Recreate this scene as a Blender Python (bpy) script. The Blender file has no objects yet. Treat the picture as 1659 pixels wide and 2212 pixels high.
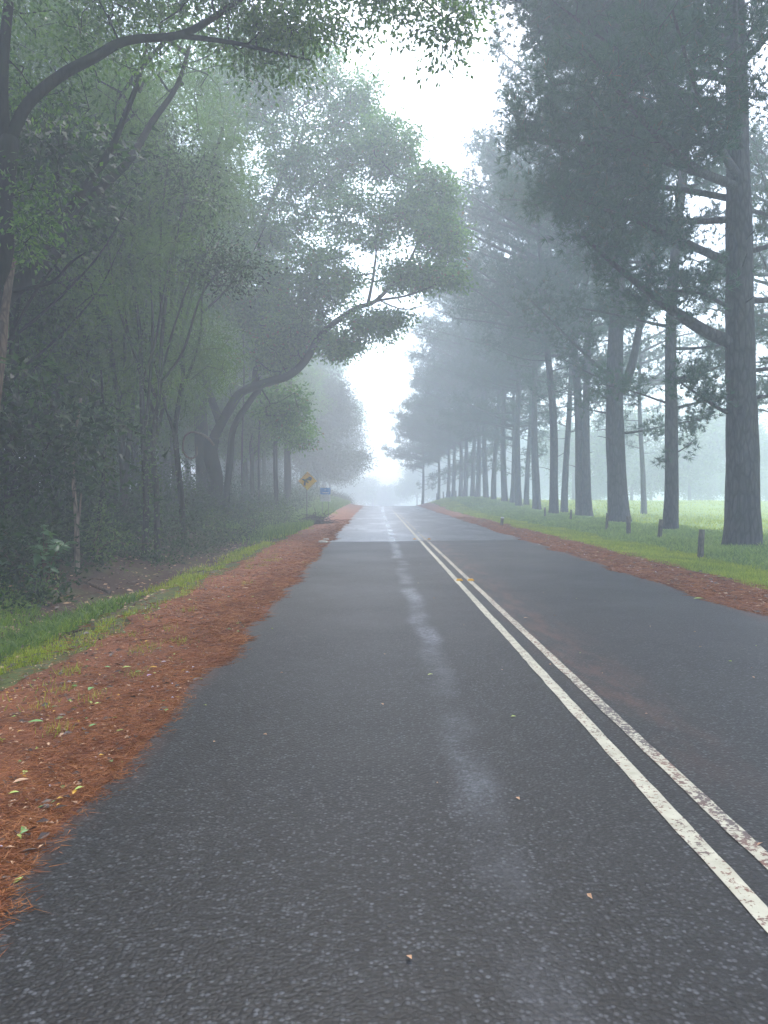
import bpy, math, random
import numpy as np
from mathutils import Vector, Euler

# ------------------------------------------------------------------ camera
scene = bpy.context.scene
COL = scene.collection
CAM_H = 1.6
cam_data = bpy.data.cameras.new("camera")
cam = bpy.data.objects.new("camera", cam_data)
COL.objects.link(cam)
scene.camera = cam
cam_data.sensor_fit = 'VERTICAL'
cam_data.sensor_height = 24.0
cam_data.lens = 12.0 / (1106.0 / 1661.0)
cam_data.clip_start = 0.05
cam_data.clip_end = 3000
PITCH = -math.atan(42 / 1661.0)
YAW = -math.atan(16.5 / 1661.0)
cam.location = (0, 0, CAM_H)
cam.rotation_euler = (math.pi / 2 + PITCH, 0, YAW)

# ------------------------------------------------------------------ world and sun (overcast, foggy morning)
world = bpy.data.worlds.new("World")
scene.world = world
world.use_nodes = True
wn, wl = world.node_tree.nodes, world.node_tree.links
wn.clear()
SUN_EL, SUN_ROT = math.radians(58), math.radians(15)
sky = wn.new("ShaderNodeTexSky"); sky.sky_type = 'NISHITA'; sky.sun_disc = False
sky.sun_elevation = SUN_EL; sky.sun_rotation = SUN_ROT
sky.air_density = 1.0; sky.dust_density = 2.2; sky.ozone_density = 1.0
hs = wn.new("ShaderNodeHueSaturation"); hs.inputs['Saturation'].default_value = 0.85
hs.inputs['Value'].default_value = 1.0
bg = wn.new("ShaderNodeBackground"); bg.inputs['Strength'].default_value = 0.15
wo = wn.new("ShaderNodeOutputWorld")
wl.new(sky.outputs[0], hs.inputs['Color']); wl.new(hs.outputs[0], bg.inputs['Color'])
wl.new(bg.outputs[0], wo.inputs['Surface'])

sun_d = bpy.data.lights.new("sun", 'SUN'); sun_d.energy = 0.7; sun_d.angle = math.radians(40)
sun_d.color = (1.0, 0.985, 0.97)
sun = bpy.data.objects.new("sun", sun_d); COL.objects.link(sun)
# light arrives from ahead and above: direction of travel points towards -Y and down
sd = Vector((math.sin(SUN_ROT) * math.cos(SUN_EL), math.cos(SUN_ROT) * math.cos(SUN_EL), math.sin(SUN_EL)))
sun.rotation_euler = sd.to_track_quat('Z', 'Y').to_euler()
sun.location = (0, 0, 60)

scene.view_settings.view_transform = 'Standard'
scene.view_settings.look = 'None'
scene.view_settings.gamma = 1.0
scene.view_settings.use_curve_mapping = False
scene.view_settings.exposure = 2.2

FOG = 0.0080
cy = scene.cycles
cy.max_bounces = 7; cy.diffuse_bounces = 3; cy.glossy_bounces = 2
cy.transmission_bounces = 3; cy.volume_bounces = 2; cy.transparent_max_bounces = 4
cy.caustics_reflective = False; cy.caustics_refractive = False
cy.sample_clamp_indirect = 6.0
cy.use_denoising = True
cy.use_adaptive_sampling = True
cy.adaptive_threshold = 0.02

# ------------------------------------------------------------------ helpers
F = 1661.0
_e = Euler(cam.rotation_euler).to_matrix()
RV, UV_, FV = _e @ Vector((1, 0, 0)), _e @ Vector((0, 1, 0)), _e @ Vector((0, 0, -1))
def at(px, py, Z):
    """point of the place seen at a photo position and a given real distance"""
    v = Vector((0, 0, CAM_H)) + (FV + RV * ((px - 829.5) / F) + UV_ * ((1106 - py) / F)) * Z
    return np.array(v)

def _hash(ix, iy, seed):
    h = (ix * 374761393 + iy * 668265263 + seed * 974711) & 0xffffffff
    h = ((h ^ (h >> 13)) * 1274126177) & 0xffffffff
    return ((h ^ (h >> 16)) & 0xffff) / 65535.0
def vnoise(x, y, seed=0):
    x = np.asarray(x, float); y = np.asarray(y, float)
    ix = np.floor(x).astype(np.int64); iy = np.floor(y).astype(np.int64)
    fx = x - ix; fy = y - iy
    fx = fx * fx * (3 - 2 * fx); fy = fy * fy * (3 - 2 * fy)
    a = _hash(ix, iy, seed); b = _hash(ix + 1, iy, seed); c = _hash(ix, iy + 1, seed); d = _hash(ix + 1, iy + 1, seed)
    return (a * (1 - fx) + b * fx) * (1 - fy) + (c * (1 - fx) + d * fx) * fy
def fbm(x, y, seed=0, o=3):
    s = 0; a = 1; t = 0
    for k in range(o):
        s = s + a * vnoise(np.asarray(x) * 2 ** k, np.asarray(y) * 2 ** k, seed + k * 17); t += a; a *= .5
    return s / t
def sstep(a, b, x):
    t = np.clip((np.asarray(x, float) - a) / (b - a), 0, 1)
    return t * t * (3 - 2 * t)

PX = [-90, -30, -12, -8, -6.4, -5.4, -4.7, -4.0, -3.1, -1.6, -1.45, 5.0, 5.2, 6.4, 8.2, 9.6, 12, 16, 60, 400]
PZ = [2.0, 1.3, .75, .42, .12, -.26, -.32, -.20, -.05, 0.0, -.03, -.03, 0, -.03, -.08, -.02, .0, -.10, -.25, -.5]
PXF = [-90, -30, -12, -8, -6.4, -5.4, -4.7, -4.0, -3.1, -1.6, -1.45, 5.0, 5.2, 6.4, 8.2, 9.6, 12, 16, 60, 400]
PZF = [2.0, 1.6, 1.5, 1.35, 1.2, 1.0, .8, .5, .2, 0.0, -.03, -.03, 0.03, .35, .85, .95, .95, .75, .4, .2]
def ground_z(x, y, rough=True):
    x = np.asarray(x, float); y = np.asarray(y, float)
    w = sstep(38, 75, y); wr = sstep(58, 92, y)
    zn = np.interp(x, PX, PZ); zf = np.interp(x, PXF, PZF)
    ww = np.where(x < 1, w, wr)
    z = zn * (1 - ww) + zf * ww
    drop = 0.0011 * np.clip(y - 88, 0, 70) ** 2
    z = z - drop
    if rough:
        off = sstep(0, 1.2, np.maximum(-2.2 - x, x - 6.0))
        z = z + off * ((fbm(x * .9, y * .9, 5) - .5) * .16 + (fbm(x * .15, y * .15, 9) - .5) * .3 * sstep(0, 6, np.maximum(-6 - x, x - 10)))
    return z
def gz(x, y): return float(ground_z(np.array([x]), np.array([y]))[0])

def new_obj(name, me, parent=None, loc=None):
    o = bpy.data.objects.new(name, me)
    COL.objects.link(o)
    if parent is not None: o.parent = parent
    if loc is not None: o.location = loc
    return o
def tag(o, label=None, cat=None, group=None, kind=None):
    if label: o['label'] = label
    if cat: o['category'] = cat
    if group: o['group'] = group
    if kind: o['kind'] = kind
    return o
def root(name, loc, rz=0, sc=1.0):
    o = bpy.data.objects.new(name, None)
    o.empty_display_size = .2
    COL.objects.link(o); o.location = loc; o.rotation_euler = (0, 0, rz); o.scale = (sc, sc, sc)
    return o

def mk_mesh(name, verts, loops, nper, mats, matidx=None, smooth=None):
    """verts (n,3); loops flat; nper = verts per face array"""
    me = bpy.data.meshes.new(name)
    verts = np.asarray(verts, np.float32); loops = np.asarray(loops, np.int32); nper = np.asarray(nper, np.int32)
    me.vertices.add(len(verts)); me.vertices.foreach_set('co', verts.ravel())
    me.loops.add(len(loops)); me.loops.foreach_set('vertex_index', loops)
    me.polygons.add(len(nper))
    st = np.zeros(len(nper), np.int32); st[1:] = np.cumsum(nper)[:-1]
    me.polygons.foreach_set('loop_start', st)
    try: me.polygons.foreach_set('loop_total', nper)
    except Exception: pass
    for m in mats: me.materials.append(m)
    if matidx is not None: me.polygons.foreach_set('material_index', np.asarray(matidx, np.int32))
    if smooth is not None: me.polygons.foreach_set('use_smooth', np.asarray(smooth, bool))
    me.update(calc_edges=True)
    return me

class Geo:
    """collects vertices and faces of any size with a material index"""
    def __init__(s): s.v = []; s.l = []; s.n = []; s.m = []; s.s = []; s.c = 0
    def add(s, v, faces, mi=0, smooth=False):
        v = np.asarray(v, float).reshape(-1, 3); faces = np.asarray(faces, np.int64)
        s.v.append(v); s.l.append((faces + s.c).ravel()); s.n.append(np.full(len(faces), faces.shape[1]))
        s.m.append(np.full(len(faces), mi)); s.s.append(np.full(len(faces), smooth)); s.c += len(v)
    def mesh(s, name, mats):
        return mk_mesh(name, np.concatenate(s.v), np.concatenate(s.l), np.concatenate(s.n), mats, np.concatenate(s.m), np.concatenate(s.s))
    def build(s, name, mats, parent=None, loc=None):
        if not isinstance(mats, (list, tuple)): mats = [mats]
        return new_obj(name, s.mesh(name, mats), parent, loc)
    def box(s, c, d, rz=0, mi=0, taper=1.0, bev=0):
        x, y, z = np.array(d) / 2.0
        v = np.array([[-x, -y, -z], [x, -y, -z], [x, y, -z], [-x, y, -z], [-x * taper, -y * taper, z], [x * taper, -y * taper, z], [x * taper, y * taper, z], [-x * taper, y * taper, z]])
        ca, sa = math.cos(rz), math.sin(rz)
        v = np.stack([v[:, 0] * ca - v[:, 1] * sa, v[:, 0] * sa + v[:, 1] * ca, v[:, 2]], 1) + np.array(c)
        s.add(v, [[0, 3, 2, 1], [4, 5, 6, 7], [0, 1, 5, 4], [1, 2, 6, 5], [2, 3, 7, 6], [3, 0, 4, 7]], mi)

def catmull(pts, n_per):
    pts = np.asarray(pts, float)
    P = np.vstack([2 * pts[0] - pts[1], pts, 2 * pts[-1] - pts[-2]])
    out = []
    for i in range(1, len(P) - 2):
        t = np.linspace(0, 1, n_per, endpoint=False)[:, None]
        p0, p1, p2, p3 = P[i - 1], P[i], P[i + 1], P[i + 2]
        out.append(.5 * ((2 * p1) + (-p0 + p2) * t + (2 * p0 - 5 * p1 + 4 * p2 - p3) * t ** 2 + (-p0 + 3 * p1 - 3 * p2 + p3) * t ** 3))
    out.append(P[-2][None])
    return np.vstack(out)

def loft(g, pts, rad, sides=10, mi=0, lump=0.0, seed=0, cap=True, flare=None):
    pts = np.asarray(pts, float); rad = np.asarray(rad, float); n = len(pts)
    T = np.gradient(pts, axis=0); T /= np.linalg.norm(T, axis=1)[:, None] + 1e-9
    ref = np.array([1., 0, 0]) if abs(T[0][0]) < .8 else np.array([0, 1., 0])
    u = np.cross(T[0], ref); u /= np.linalg.norm(u); U = [u]
    for i in range(1, n):
        u = U[-1] - T[i] * np.dot(U[-1], T[i]); u /= np.linalg.norm(u) + 1e-9; U.append(u)
    U = np.array(U); V = np.cross(T, U)
    a = np.linspace(0, 2 * np.pi, sides, endpoint=False)
    L = np.concatenate([[0], np.cumsum(np.linalg.norm(np.diff(pts, axis=0), axis=1))])
    R = rad[:, None] * np.ones(sides)[None]
    if lump:
        nn = vnoise(np.cos(a)[None] * 1.7 + 40 + L[:, None] * 1.1, np.sin(a)[None] * 1.7 + L[:, None] * .45 + seed * 3.1, seed)
        n2 = vnoise(a[None] * 3.5 + 0 * L[:, None], L[:, None] * .6 + 0 * a[None] + seed, seed + 3)
        R = R * (1 + lump * (nn - .5) * 1.6 + lump * (n2 - .5) * .8)
    if flare is not None:
        fl, fh = flare
        k = np.exp(-L / fh)[:, None]
        R = R * (1 + fl * k * (.75 + .5 * np.cos(a * 5 + seed)[None] * .6 + .25))
    v = pts[:, None] + U[:, None] * (np.cos(a)[None, :, None] * R[..., None]) + V[:, None] * (np.sin(a)[None, :, None] * R[..., None])
    i = np.arange(n - 1)[:, None] * sides; j = np.arange(sides)[None]; k = (j + 1) % sides
    f = np.stack([i + j, i + k, i + sides + k, i + sides + j], -1).reshape(-1, 4)
    g.add(v.reshape(-1, 3), f, mi, True)
    if cap:
        g.add(pts[-1][None], np.stack([np.zeros(sides, int), -sides + np.arange(sides), -sides + (np.arange(sides) + 1) % sides], 1), mi)

def frustums(g, A, B, ra, rb, sides=4, mi=0):
    A = np.asarray(A); B = np.asarray(B); n = len(A)
    if n == 0: return
    T = B - A; T /= np.linalg.norm(T, axis=1)[:, None] + 1e-9
    ref = np.where(np.abs(T[:, 2:3]) < .9, np.array([[0, 0, 1.]]), np.array([[1., 0, 0]]))
    U = np.cross(T, ref); U /= np.linalg.norm(U, axis=1)[:, None] + 1e-9; V = np.cross(T, U)
    a = np.linspace(0, 2 * np.pi, sides, endpoint=False)
    ring = U[:, None] * np.cos(a)[None, :, None] + V[:, None] * np.sin(a)[None, :, None]
    v = np.concatenate([A[:, None] + ring * np.asarray(ra)[:, None, None], B[:, None] + ring * np.asarray(rb)[:, None, None]], 1)
    i = np.arange(n)[:, None] * 2 * sides; j = np.arange(sides)[None]; k = (j + 1) % sides
    f = np.stack([i + j, i + k, i + sides + k, i + sides + j], -1).reshape(-1, 4)
    g.add(v.reshape(-1, 3), f, mi, True)

def unit(v): return v / (np.linalg.norm(v, axis=-1, keepdims=True) + 1e-9)

def leaves(g, P, D, L, W, rng, mi=0, tri=False):
    """flat lance leaves at P pointing along D, length L, width W (arrays)"""
    n = len(P)
    if n == 0: return
    D = unit(D); S = unit(np.cross(D, rng.normal(size=(n, 3)))); N = np.cross(D, S)
    L = np.broadcast_to(L, n)[:, None]; W = np.broadcast_to(W, n)[:, None]
    if tri:
        v = np.stack([P - S * W * .5, P + S * W * .5, P + D * L], 1)
        g.add(v.reshape(-1, 3), np.arange(3 * n).reshape(-1, 3), mi)
    else:
        mid = P + D * L * .45 + N * L * .06
        v = np.stack([P, mid + S * W * .5, P + D * L, mid - S * W * .5], 1)
        g.add(v.reshape(-1, 3), np.arange(4 * n).reshape(-1, 4), mi)

def grow(g, skel, targets, rng, seg=.5, tip=.006, mi=0, lift=.12, power=2.4, taper_in=None):
    """connect every target to the nearest point of the limbs, as thinning twigs. returns twig ends' directions"""
    cap = len(skel) + len(targets) * 14
    pos = np.zeros((cap, 3)); par = np.full(cap, -1); n = len(skel); pos[:n] = skel
    d0 = np.array([np.min(np.sum((skel - t) ** 2, 1)) for t in targets])
    order = np.argsort(d0)
    last = np.zeros(len(targets), int)
    for ti in order:
        t = targets[ti]
        q = pos[:n] - t
        dd = np.sqrt(np.sum(q * q, 1)) + np.maximum(0, q[:, 2]) * .35
        k = int(np.argmin(dd)); a = pos[k]; ln = np.linalg.norm(t - a)
        m = int(min(6, max(1, round(ln / seg))))
        ctrl = (a + t) / 2 + np.array([0, 0, lift * ln]) * rng.uniform(-.4, 1) + rng.normal(size=3) * ln * .07
        prev = k
        for s in range(1, m + 1):
            u = s / m
            p = (1 - u) ** 2 * a + 2 * u * (1 - u) * ctrl + u * u * t
            pos[n] = p; par[n] = prev; prev = n; n += 1
        last[ti] = prev
    acc = np.zeros(n); acc[last] += tip ** power
    for i in range(n - 1, len(skel) - 1, -1):
        if acc[i] == 0: acc[i] = tip ** power
        if par[i] >= 0: acc[par[i]] += acc[i]
    r = acc ** (1 / power)
    idx = np.arange(len(skel), n)
    A = pos[par[idx]]; B = pos[idx]; rb = r[idx]; ra = np.where(par[idx] >= len(skel), r[par[idx]], rb * 1.15)
    thick = rb > .02
    frustums(g, A[thick], B[thick], np.minimum(ra, rb * 1.5)[thick], rb[thick], 5, mi)
    frustums(g, A[~thick], B[~thick], np.minimum(ra, rb * 1.5)[~thick], rb[~thick], 3, mi)
    return pos[:n], par[:n], last

# ------------------------------------------------------------------ materials
def mat(name): 
    m = bpy.data.materials.new(name); m.use_nodes = True
    m.node_tree.nodes.clear()
    return m, m.node_tree.nodes, m.node_tree.links
def ramp(N, stops):
    r = N.new("ShaderNodeValToRGB"); cr = r.color_ramp
    while len(cr.elements) < len(stops): cr.elements.new(.5)
    for e, (p, c) in zip(cr.elements, stops):
        e.position = p; e.color = (*c, 1) if len(c) == 3 else c
    return r
def noise(N, L, src, scale, detail=3, rough=.55, dist=0):
    t = N.new("ShaderNodeTexNoise"); t.inputs['Scale'].default_value = scale; t.inputs['Detail'].default_value = detail
    t.inputs['Roughness'].default_value = rough; t.inputs['Distortion'].default_value = dist
    if src is not None: L.new(src, t.inputs['Vector'])
    return t
def mp(N, L, src, sc=(1, 1, 1)):
    m = N.new("ShaderNodeMapping"); m.inputs['Scale'].default_value = sc; L.new(src, m.inputs['Vector']); return m.outputs[0]
def math_(N, L, op, a, b=None, c=None, clamp=False):
    m = N.new("ShaderNodeMath"); m.operation = op; m.use_clamp = clamp
    for i, x in enumerate((a, b, c)):
        if x is None: continue
        if isinstance(x, (int, float)): m.inputs[i].default_value = x
        else: L.new(x, m.inputs[i])
    return m.outputs[0]
def mix(N, L, f, a, b, mode='MIX'):
    m = N.new("ShaderNodeMix"); m.data_type = 'RGBA'; m.blend_type = mode
    for s, x in ((m.inputs[0], f), (m.inputs[6], a), (m.inputs[7], b)):
        if isinstance(x, (int, float)): s.default_value = x
        elif isinstance(x, tuple): s.default_value = (*x, 1)
        else: L.new(x, s)
    return m.outputs[2]
def band(N, L, x, a, b, c, d):
    """1 between b and c, smooth to 0 at a and d"""
    def mr(f0, f1, t0, t1):
        m = N.new("ShaderNodeMapRange"); m.interpolation_type = 'SMOOTHSTEP'; L.new(x, m.inputs[0])
        m.inputs[1].default_value = f0; m.inputs[2].default_value = f1; m.inputs[3].default_value = t0; m.inputs[4].default_value = t1
        return m.outputs[0]
    return math_(N, L, 'MULTIPLY', mr(a, b, 0, 1), mr(c, d, 1, 0))
def principled(N, L, col, rough, bump=None, bstr=.5, bdist=.01, spec=.5):
    p = N.new("ShaderNodeBsdfPrincipled"); o = N.new("ShaderNodeOutputMaterial")
    if isinstance(col, tuple): p.inputs['Base Color'].default_value = (*col, 1)
    else: L.new(col, p.inputs['Base Color'])
    if isinstance(rough, (int, float)): p.inputs['Roughness'].default_value = rough
    else: L.new(rough, p.inputs['Roughness'])
    p.inputs['Specular IOR Level'].default_value = spec
    if bump is not None:
        b = N.new("ShaderNodeBump"); b.inputs['Strength'].default_value = bstr; b.inputs['Distance'].default_value = bdist
        L.new(bump, b.inputs['Height']); L.new(b.outputs[0], p.inputs['Normal'])
    L.new(p.outputs[0], o.inputs['Surface'])
    return p, o

def leaf_mat(name, dark, mid, light, trans=.35, rough=.5, scale=.7, odd=None, oddp=.97):
    m, N, L = mat(name)
    tc = N.new("ShaderNodeTexCoord"); ge = N.new("ShaderNodeNewGeometry")
    oi = N.new("ShaderNodeObjectInfo")
    add = N.new("ShaderNodeVectorMath"); add.operation = 'ADD'; L.new(tc.outputs['Object'], add.inputs[0]); L.new(oi.outputs['Location'], add.inputs[1])
    n = noise(N, L, add.outputs[0], scale, 2)
    v = math_(N, L, 'ADD', math_(N, L, 'MULTIPLY', n.outputs[0], .6), math_(N, L, 'MULTIPLY', ge.outputs['Random Per Island'], .4))
    r = ramp(N, [(.28, dark), (.5, mid), (.74, light)]); L.new(v, r.inputs[0])
    col = r.outputs[0]
    if odd is not None:
        g2 = math_(N, L, 'GREATER_THAN', ge.outputs['Random Per Island'], oddp)
        col = mix(N, L, g2, col, odd)
    d = N.new("ShaderNodeBsdfPrincipled"); L.new(col, d.inputs['Base Color']); d.inputs['Roughness'].default_value = rough
    d.inputs['Specular IOR Level'].default_value = .35
    t = N.new("ShaderNodeBsdfTranslucent")
    L.new(mix(N, L, .35, col, (.16, .22, .03), 'ADD') if False else mix(N, L, 1.0, col, (1.35, 1.5, .75), 'MULTIPLY'), t.inputs['Color'])
    ms = N.new("ShaderNodeMixShader"); ms.inputs[0].default_value = trans
    L.new(d.outputs[0], ms.inputs[1]); L.new(t.outputs[0], ms.inputs[2])
    o = N.new("ShaderNodeOutputMaterial"); L.new(ms.outputs[0], o.inputs['Surface'])
    return m

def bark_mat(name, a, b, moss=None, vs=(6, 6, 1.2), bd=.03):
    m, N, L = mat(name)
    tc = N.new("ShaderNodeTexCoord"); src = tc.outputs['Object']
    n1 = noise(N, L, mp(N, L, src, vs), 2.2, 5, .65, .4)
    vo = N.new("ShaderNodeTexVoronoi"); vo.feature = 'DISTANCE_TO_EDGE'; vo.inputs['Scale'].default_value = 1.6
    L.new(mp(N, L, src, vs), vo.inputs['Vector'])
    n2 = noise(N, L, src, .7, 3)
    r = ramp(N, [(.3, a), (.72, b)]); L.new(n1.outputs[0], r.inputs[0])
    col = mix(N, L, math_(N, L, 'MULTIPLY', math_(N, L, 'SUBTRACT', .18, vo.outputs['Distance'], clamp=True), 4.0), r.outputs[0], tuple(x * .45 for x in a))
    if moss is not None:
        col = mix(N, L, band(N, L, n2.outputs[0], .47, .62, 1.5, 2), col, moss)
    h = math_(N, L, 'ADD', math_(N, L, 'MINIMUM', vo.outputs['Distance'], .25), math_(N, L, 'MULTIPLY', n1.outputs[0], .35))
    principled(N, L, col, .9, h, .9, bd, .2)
    return m

M = {}
M['pine_leaf'] = leaf_mat('pine_needles', (0.0130, 0.0510, 0.0260), (0.0238, 0.0820, 0.0366), (0.0485, 0.1367, 0.0522), .25, .55, .35, (.20, .075, .025), .985)
M['broad_leaf'] = leaf_mat('broad_leaves', (0.0311, 0.0744, 0.0154), (0.0605, 0.1340, 0.0250), (0.1296, 0.2325, 0.0384), .42, .42, .6)
M['arch_leaf'] = leaf_mat('arching_tree_leaves', (0.0411, 0.1066, 0.0246), (0.0781, 0.1849, 0.0359), (0.1642, 0.2963, 0.0504), .45, .42, .45, (.17, .10, .03), .97)
M['she_leaf'] = leaf_mat('feathery_leaves', (0.0443, 0.0960, 0.0165), (0.0795, 0.1578, 0.0256), (0.1370, 0.2394, 0.0365), .35, .6, .5)
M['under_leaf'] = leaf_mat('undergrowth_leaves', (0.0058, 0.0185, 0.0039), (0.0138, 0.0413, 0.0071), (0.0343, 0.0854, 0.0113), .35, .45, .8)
M['shrub_leaf'] = leaf_mat('shrub_leaves', (0.0450, 0.1080, 0.0540), (0.0720, 0.1530, 0.0720), (0.1170, 0.2160, 0.0900), .35, .35, 3)
M['ivy'] = leaf_mat('ivy_leaves', (.03, .06, .02), (.06, .11, .03), (.12, .19, .05), .35, .4, 2)
M['grass'] = leaf_mat('grass_blades', (0.0578, 0.1130, 0.0216), (0.1155, 0.1995, 0.0336), (0.2310, 0.3059, 0.0600), .45, .55, .8)
M['mown'] = leaf_mat('mown_grass', (0.1703, 0.2144, 0.0260), (0.2839, 0.3299, 0.0390), (0.4541, 0.4453, 0.0585), .45, .55, .7)
M['tall'] = leaf_mat('tall_grass', (0.1250, 0.1856, 0.0593), (0.2125, 0.2838, 0.0858), (0.3499, 0.4148, 0.1248), .40, .6, .8)
M['needle'] = leaf_mat('fallen_needles', (0.1579, 0.0492, 0.0166), (0.2915, 0.0983, 0.0333), (0.4615, 0.1965, 0.0713), .1, .8, 2)
M['pine_bark'] = bark_mat('pine_bark', (0.0450, 0.0396, 0.0418), (0.1125, 0.0945, 0.0950), None, (5, 5, 1.3), .05)
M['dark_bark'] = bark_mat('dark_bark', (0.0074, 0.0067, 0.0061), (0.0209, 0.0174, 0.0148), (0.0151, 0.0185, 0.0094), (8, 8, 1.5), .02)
M['grey_bark'] = bark_mat('grey_bark', (0.0300, 0.0285, 0.0255), (0.0750, 0.0690, 0.0585), (0.0413, 0.0562, 0.0263), (9, 9, 1.5), .015)
M['pale_bark'] = bark_mat('pale_bark', (.14, .11, .085), (.36, .28, .21), None, (9, 9, 1.2), .01)
M['brown_bark'] = bark_mat('brown_bark', (.10, .065, .045), (.22, .15, .11), None, (9, 9, 1.5), .015)
M['post_wood'] = bark_mat('weathered_post_wood', (0.0966, 0.0805, 0.0676), (0.2737, 0.2334, 0.1932), (0.1127, 0.1288, 0.0725), (22, 22, 2.5), .008)

def simple(name, col, rough=.5, nscale=0, var=.25, spec=.5, metal=0):
    m, N, L = mat(name)
    c = col
    if nscale:
        tc = N.new("ShaderNodeTexCoord"); n = noise(N, L, tc.outputs['Object'], nscale, 4)
        r = ramp(N, [(.3, tuple(x * (1 - var) for x in col)), (.7, tuple(min(1, x * (1 + var)) for x in col))]); L.new(n.outputs[0], r.inputs[0]); c = r.outputs[0]
    p, o = principled(N, L, c, rough, spec=spec); p.inputs['Metallic'].default_value = metal
    return m

# asphalt: coarse chip seal, damp, with a polished streak, its sheen painted pale, between the wheel tracks and red dust beside the lines
def asphalt(name, base, old=False):
    m, N, L = mat(name)
    tc = N.new("ShaderNodeTexCoord"); src = tc.outputs['Object']
    sx = N.new("ShaderNodeSeparateXYZ"); L.new(src, sx.inputs[0]); X, Y = sx.outputs[0], sx.outputs[1]
    vo = N.new("ShaderNodeTexVoronoi"); vo.inputs['Scale'].default_value = 60; L.new(src, vo.inputs['Vector'])
    vo2 = N.new("ShaderNodeTexVoronoi"); vo2.inputs['Scale'].default_value = 32; L.new(src, vo2.inputs['Vector'])
    nf = noise(N, L, src, 30, 4, .7); nl = noise(N, L, src, .45, 4, .6); nm = noise(N, L, mp(N, L, src, (.6, .42, 1)), 1.6, 2, .5)
    stone = N.new("ShaderNodeSeparateColor"); L.new(vo.outputs['Color'], stone.inputs[0])
    st2 = N.new("ShaderNodeSeparateColor"); L.new(vo2.outputs['Color'], st2.inputs[0])
    g = ramp(N, [(.15, tuple(x * .15 for x in base)), (.5, base), (.70, tuple(x * 2.4 for x in base)), (.97, tuple(x * 9.0 for x in base))])
    L.new(math_(N, L, 'ADD', math_(N, L, 'MULTIPLY', stone.outputs[0], .86), math_(N, L, 'MULTIPLY', st2.outputs[1], .14)), g.inputs[0])
    col = mix(N, L, math_(N, L, 'MULTIPLY', math_(N, L, 'SUBTRACT', vo.outputs['Distance'], .32, clamp=True), 2.6, clamp=True), g.outputs[0], tuple(x * .35 for x in base))
    lg = ramp(N, [(.3, (.72, .72, .72)), (.7, (1.25, 1.22, 1.2))]); L.new(nl.outputs[0], lg.inputs[0])
    col = mix(N, L, 1.0, col, lg.outputs[0], 'MULTIPLY')
    wob = noise(N, L, mp(N, L, src, (0, .5, 0)), 1.0, 3)
    Xw = math_(N, L, 'ADD', X, math_(N, L, 'MULTIPLY', math_(N, L, 'SUBTRACT', wob.outputs[0], .5), .35))
    streak = math_(N, L, 'MULTIPLY', band(N, L, Xw, .36, .52, .58, .74), band(N, L, nm.outputs[0], .36, .66, 2, 3))
    streak = math_(N, L, 'MULTIPLY', streak, math_(N, L, 'ADD', .35, math_(N, L, 'MULTIPLY', st2.outputs[2], .8)))
    col = mix(N, L, math_(N, L, 'MULTIPLY', streak, .50), col, (.15, .16, .185))  # pale sheen of the polished streak mixed into the colour
    # wheel tracks slightly smoother
    # red dust right of the double line, and in from both edges
    nd = noise(N, L, mp(N, L, src, (3, .8, 1)), 1.6, 4, .7)
    dust = math_(N, L, 'MULTIPLY', band(N, L, Xw, 1.52, 1.80, 1.95, 2.45), band(N, L, nd.outputs[0], .38, .70, 2, 3))
    dust = math_(N, L, 'MULTIPLY', dust, band(N, L, Y, 3, 7, 22, 30))
    col = mix(N, L, math_(N, L, 'MULTIPLY', dust, .55), col, (.12, .052, .036))
    Xe = math_(N, L, 'ADD', X, math_(N, L, 'MULTIPLY', math_(N, L, 'SUBTRACT', nd.outputs[0], .5), .5))
    edge = math_(N, L, 'MAXIMUM', band(N, L, Xe, -3, -2.5, -1.60, -1.30), band(N, L, Xe, 4.7, 5.0, 6, 7))
    col = mix(N, L, math_(N, L, 'MULTIPLY', edge, .5), col, (.10, .04, .025))
    r0 = .52 if not old else .42
    rr = math_(N, L, 'ADD', r0 - .12, math_(N, L, 'MULTIPLY', nl.outputs[0], .18 if old else .3))
    rr = math_(N, L, 'SUBTRACT', rr, math_(N, L, 'MULTIPLY', streak, .20))
    if old:
        pat = noise(N, L, mp(N, L, src, (.9, .28, 1)), .7, 4, .6)
        wet = band(N, L, pat.outputs[0], .42, .72, 2, 3)
        rr = math_(N, L, 'SUBTRACT', rr, math_(N, L, 'MULTIPLY', wet, .12))
        col = mix(N, L, math_(N, L, 'MULTIPLY', wet, .30), col, (.20, .20, .215))
    h = math_(N, L, 'ADD', math_(N, L, 'MULTIPLY', math_(N, L, 'SUBTRACT', 1.0, vo.outputs['Distance']), .5), math_(N, L, 'MULTIPLY', stone.outputs[2], .35))
    principled(N, L, col, rr, h, .7 if not old else .3, .006, .32)
    return m
M['asphalt'] = asphalt('chip_seal_asphalt', (.0092, .0099, .0108))
M['old_asphalt'] = asphalt('old_asphalt', (.055, .055, .060), True)

def paint(name, wear):
    m, N, L = mat(name)
    tc = N.new("ShaderNodeTexCoord"); src = tc.outputs['Object']
    n = noise(N, L, src, 38, 3, .7); n2 = noise(N, L, mp(N, L, src, (1, .5, 1)), 1.3, 4, .7); n3 = noise(N, L, src, 9, 3)
    v = math_(N, L, 'ADD', n.outputs[0], math_(N, L, 'MULTIPLY', n2.outputs[0], .35))
    w = band(N, L, v, wear, wear + .09, 5, 6)
    a = ramp(N, [(.3, (.38, .35, .255)), (.7, (.54, .51, .385))]); L.new(n3.outputs[0], a.inputs[0])
    b = ramp(N, [(.4, (.09, .07, .065)), (.6, (.22, .085, .05))]); L.new(n2.outputs[0], b.inputs[0])
    col = mix(N, L, w, b.outputs[0], a.outputs[0])
    principled(N, L, col, .6, n.outputs[0], .5, .004, .4)
    return m
M['paint'] = paint('worn_white_paint', .545)
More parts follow.
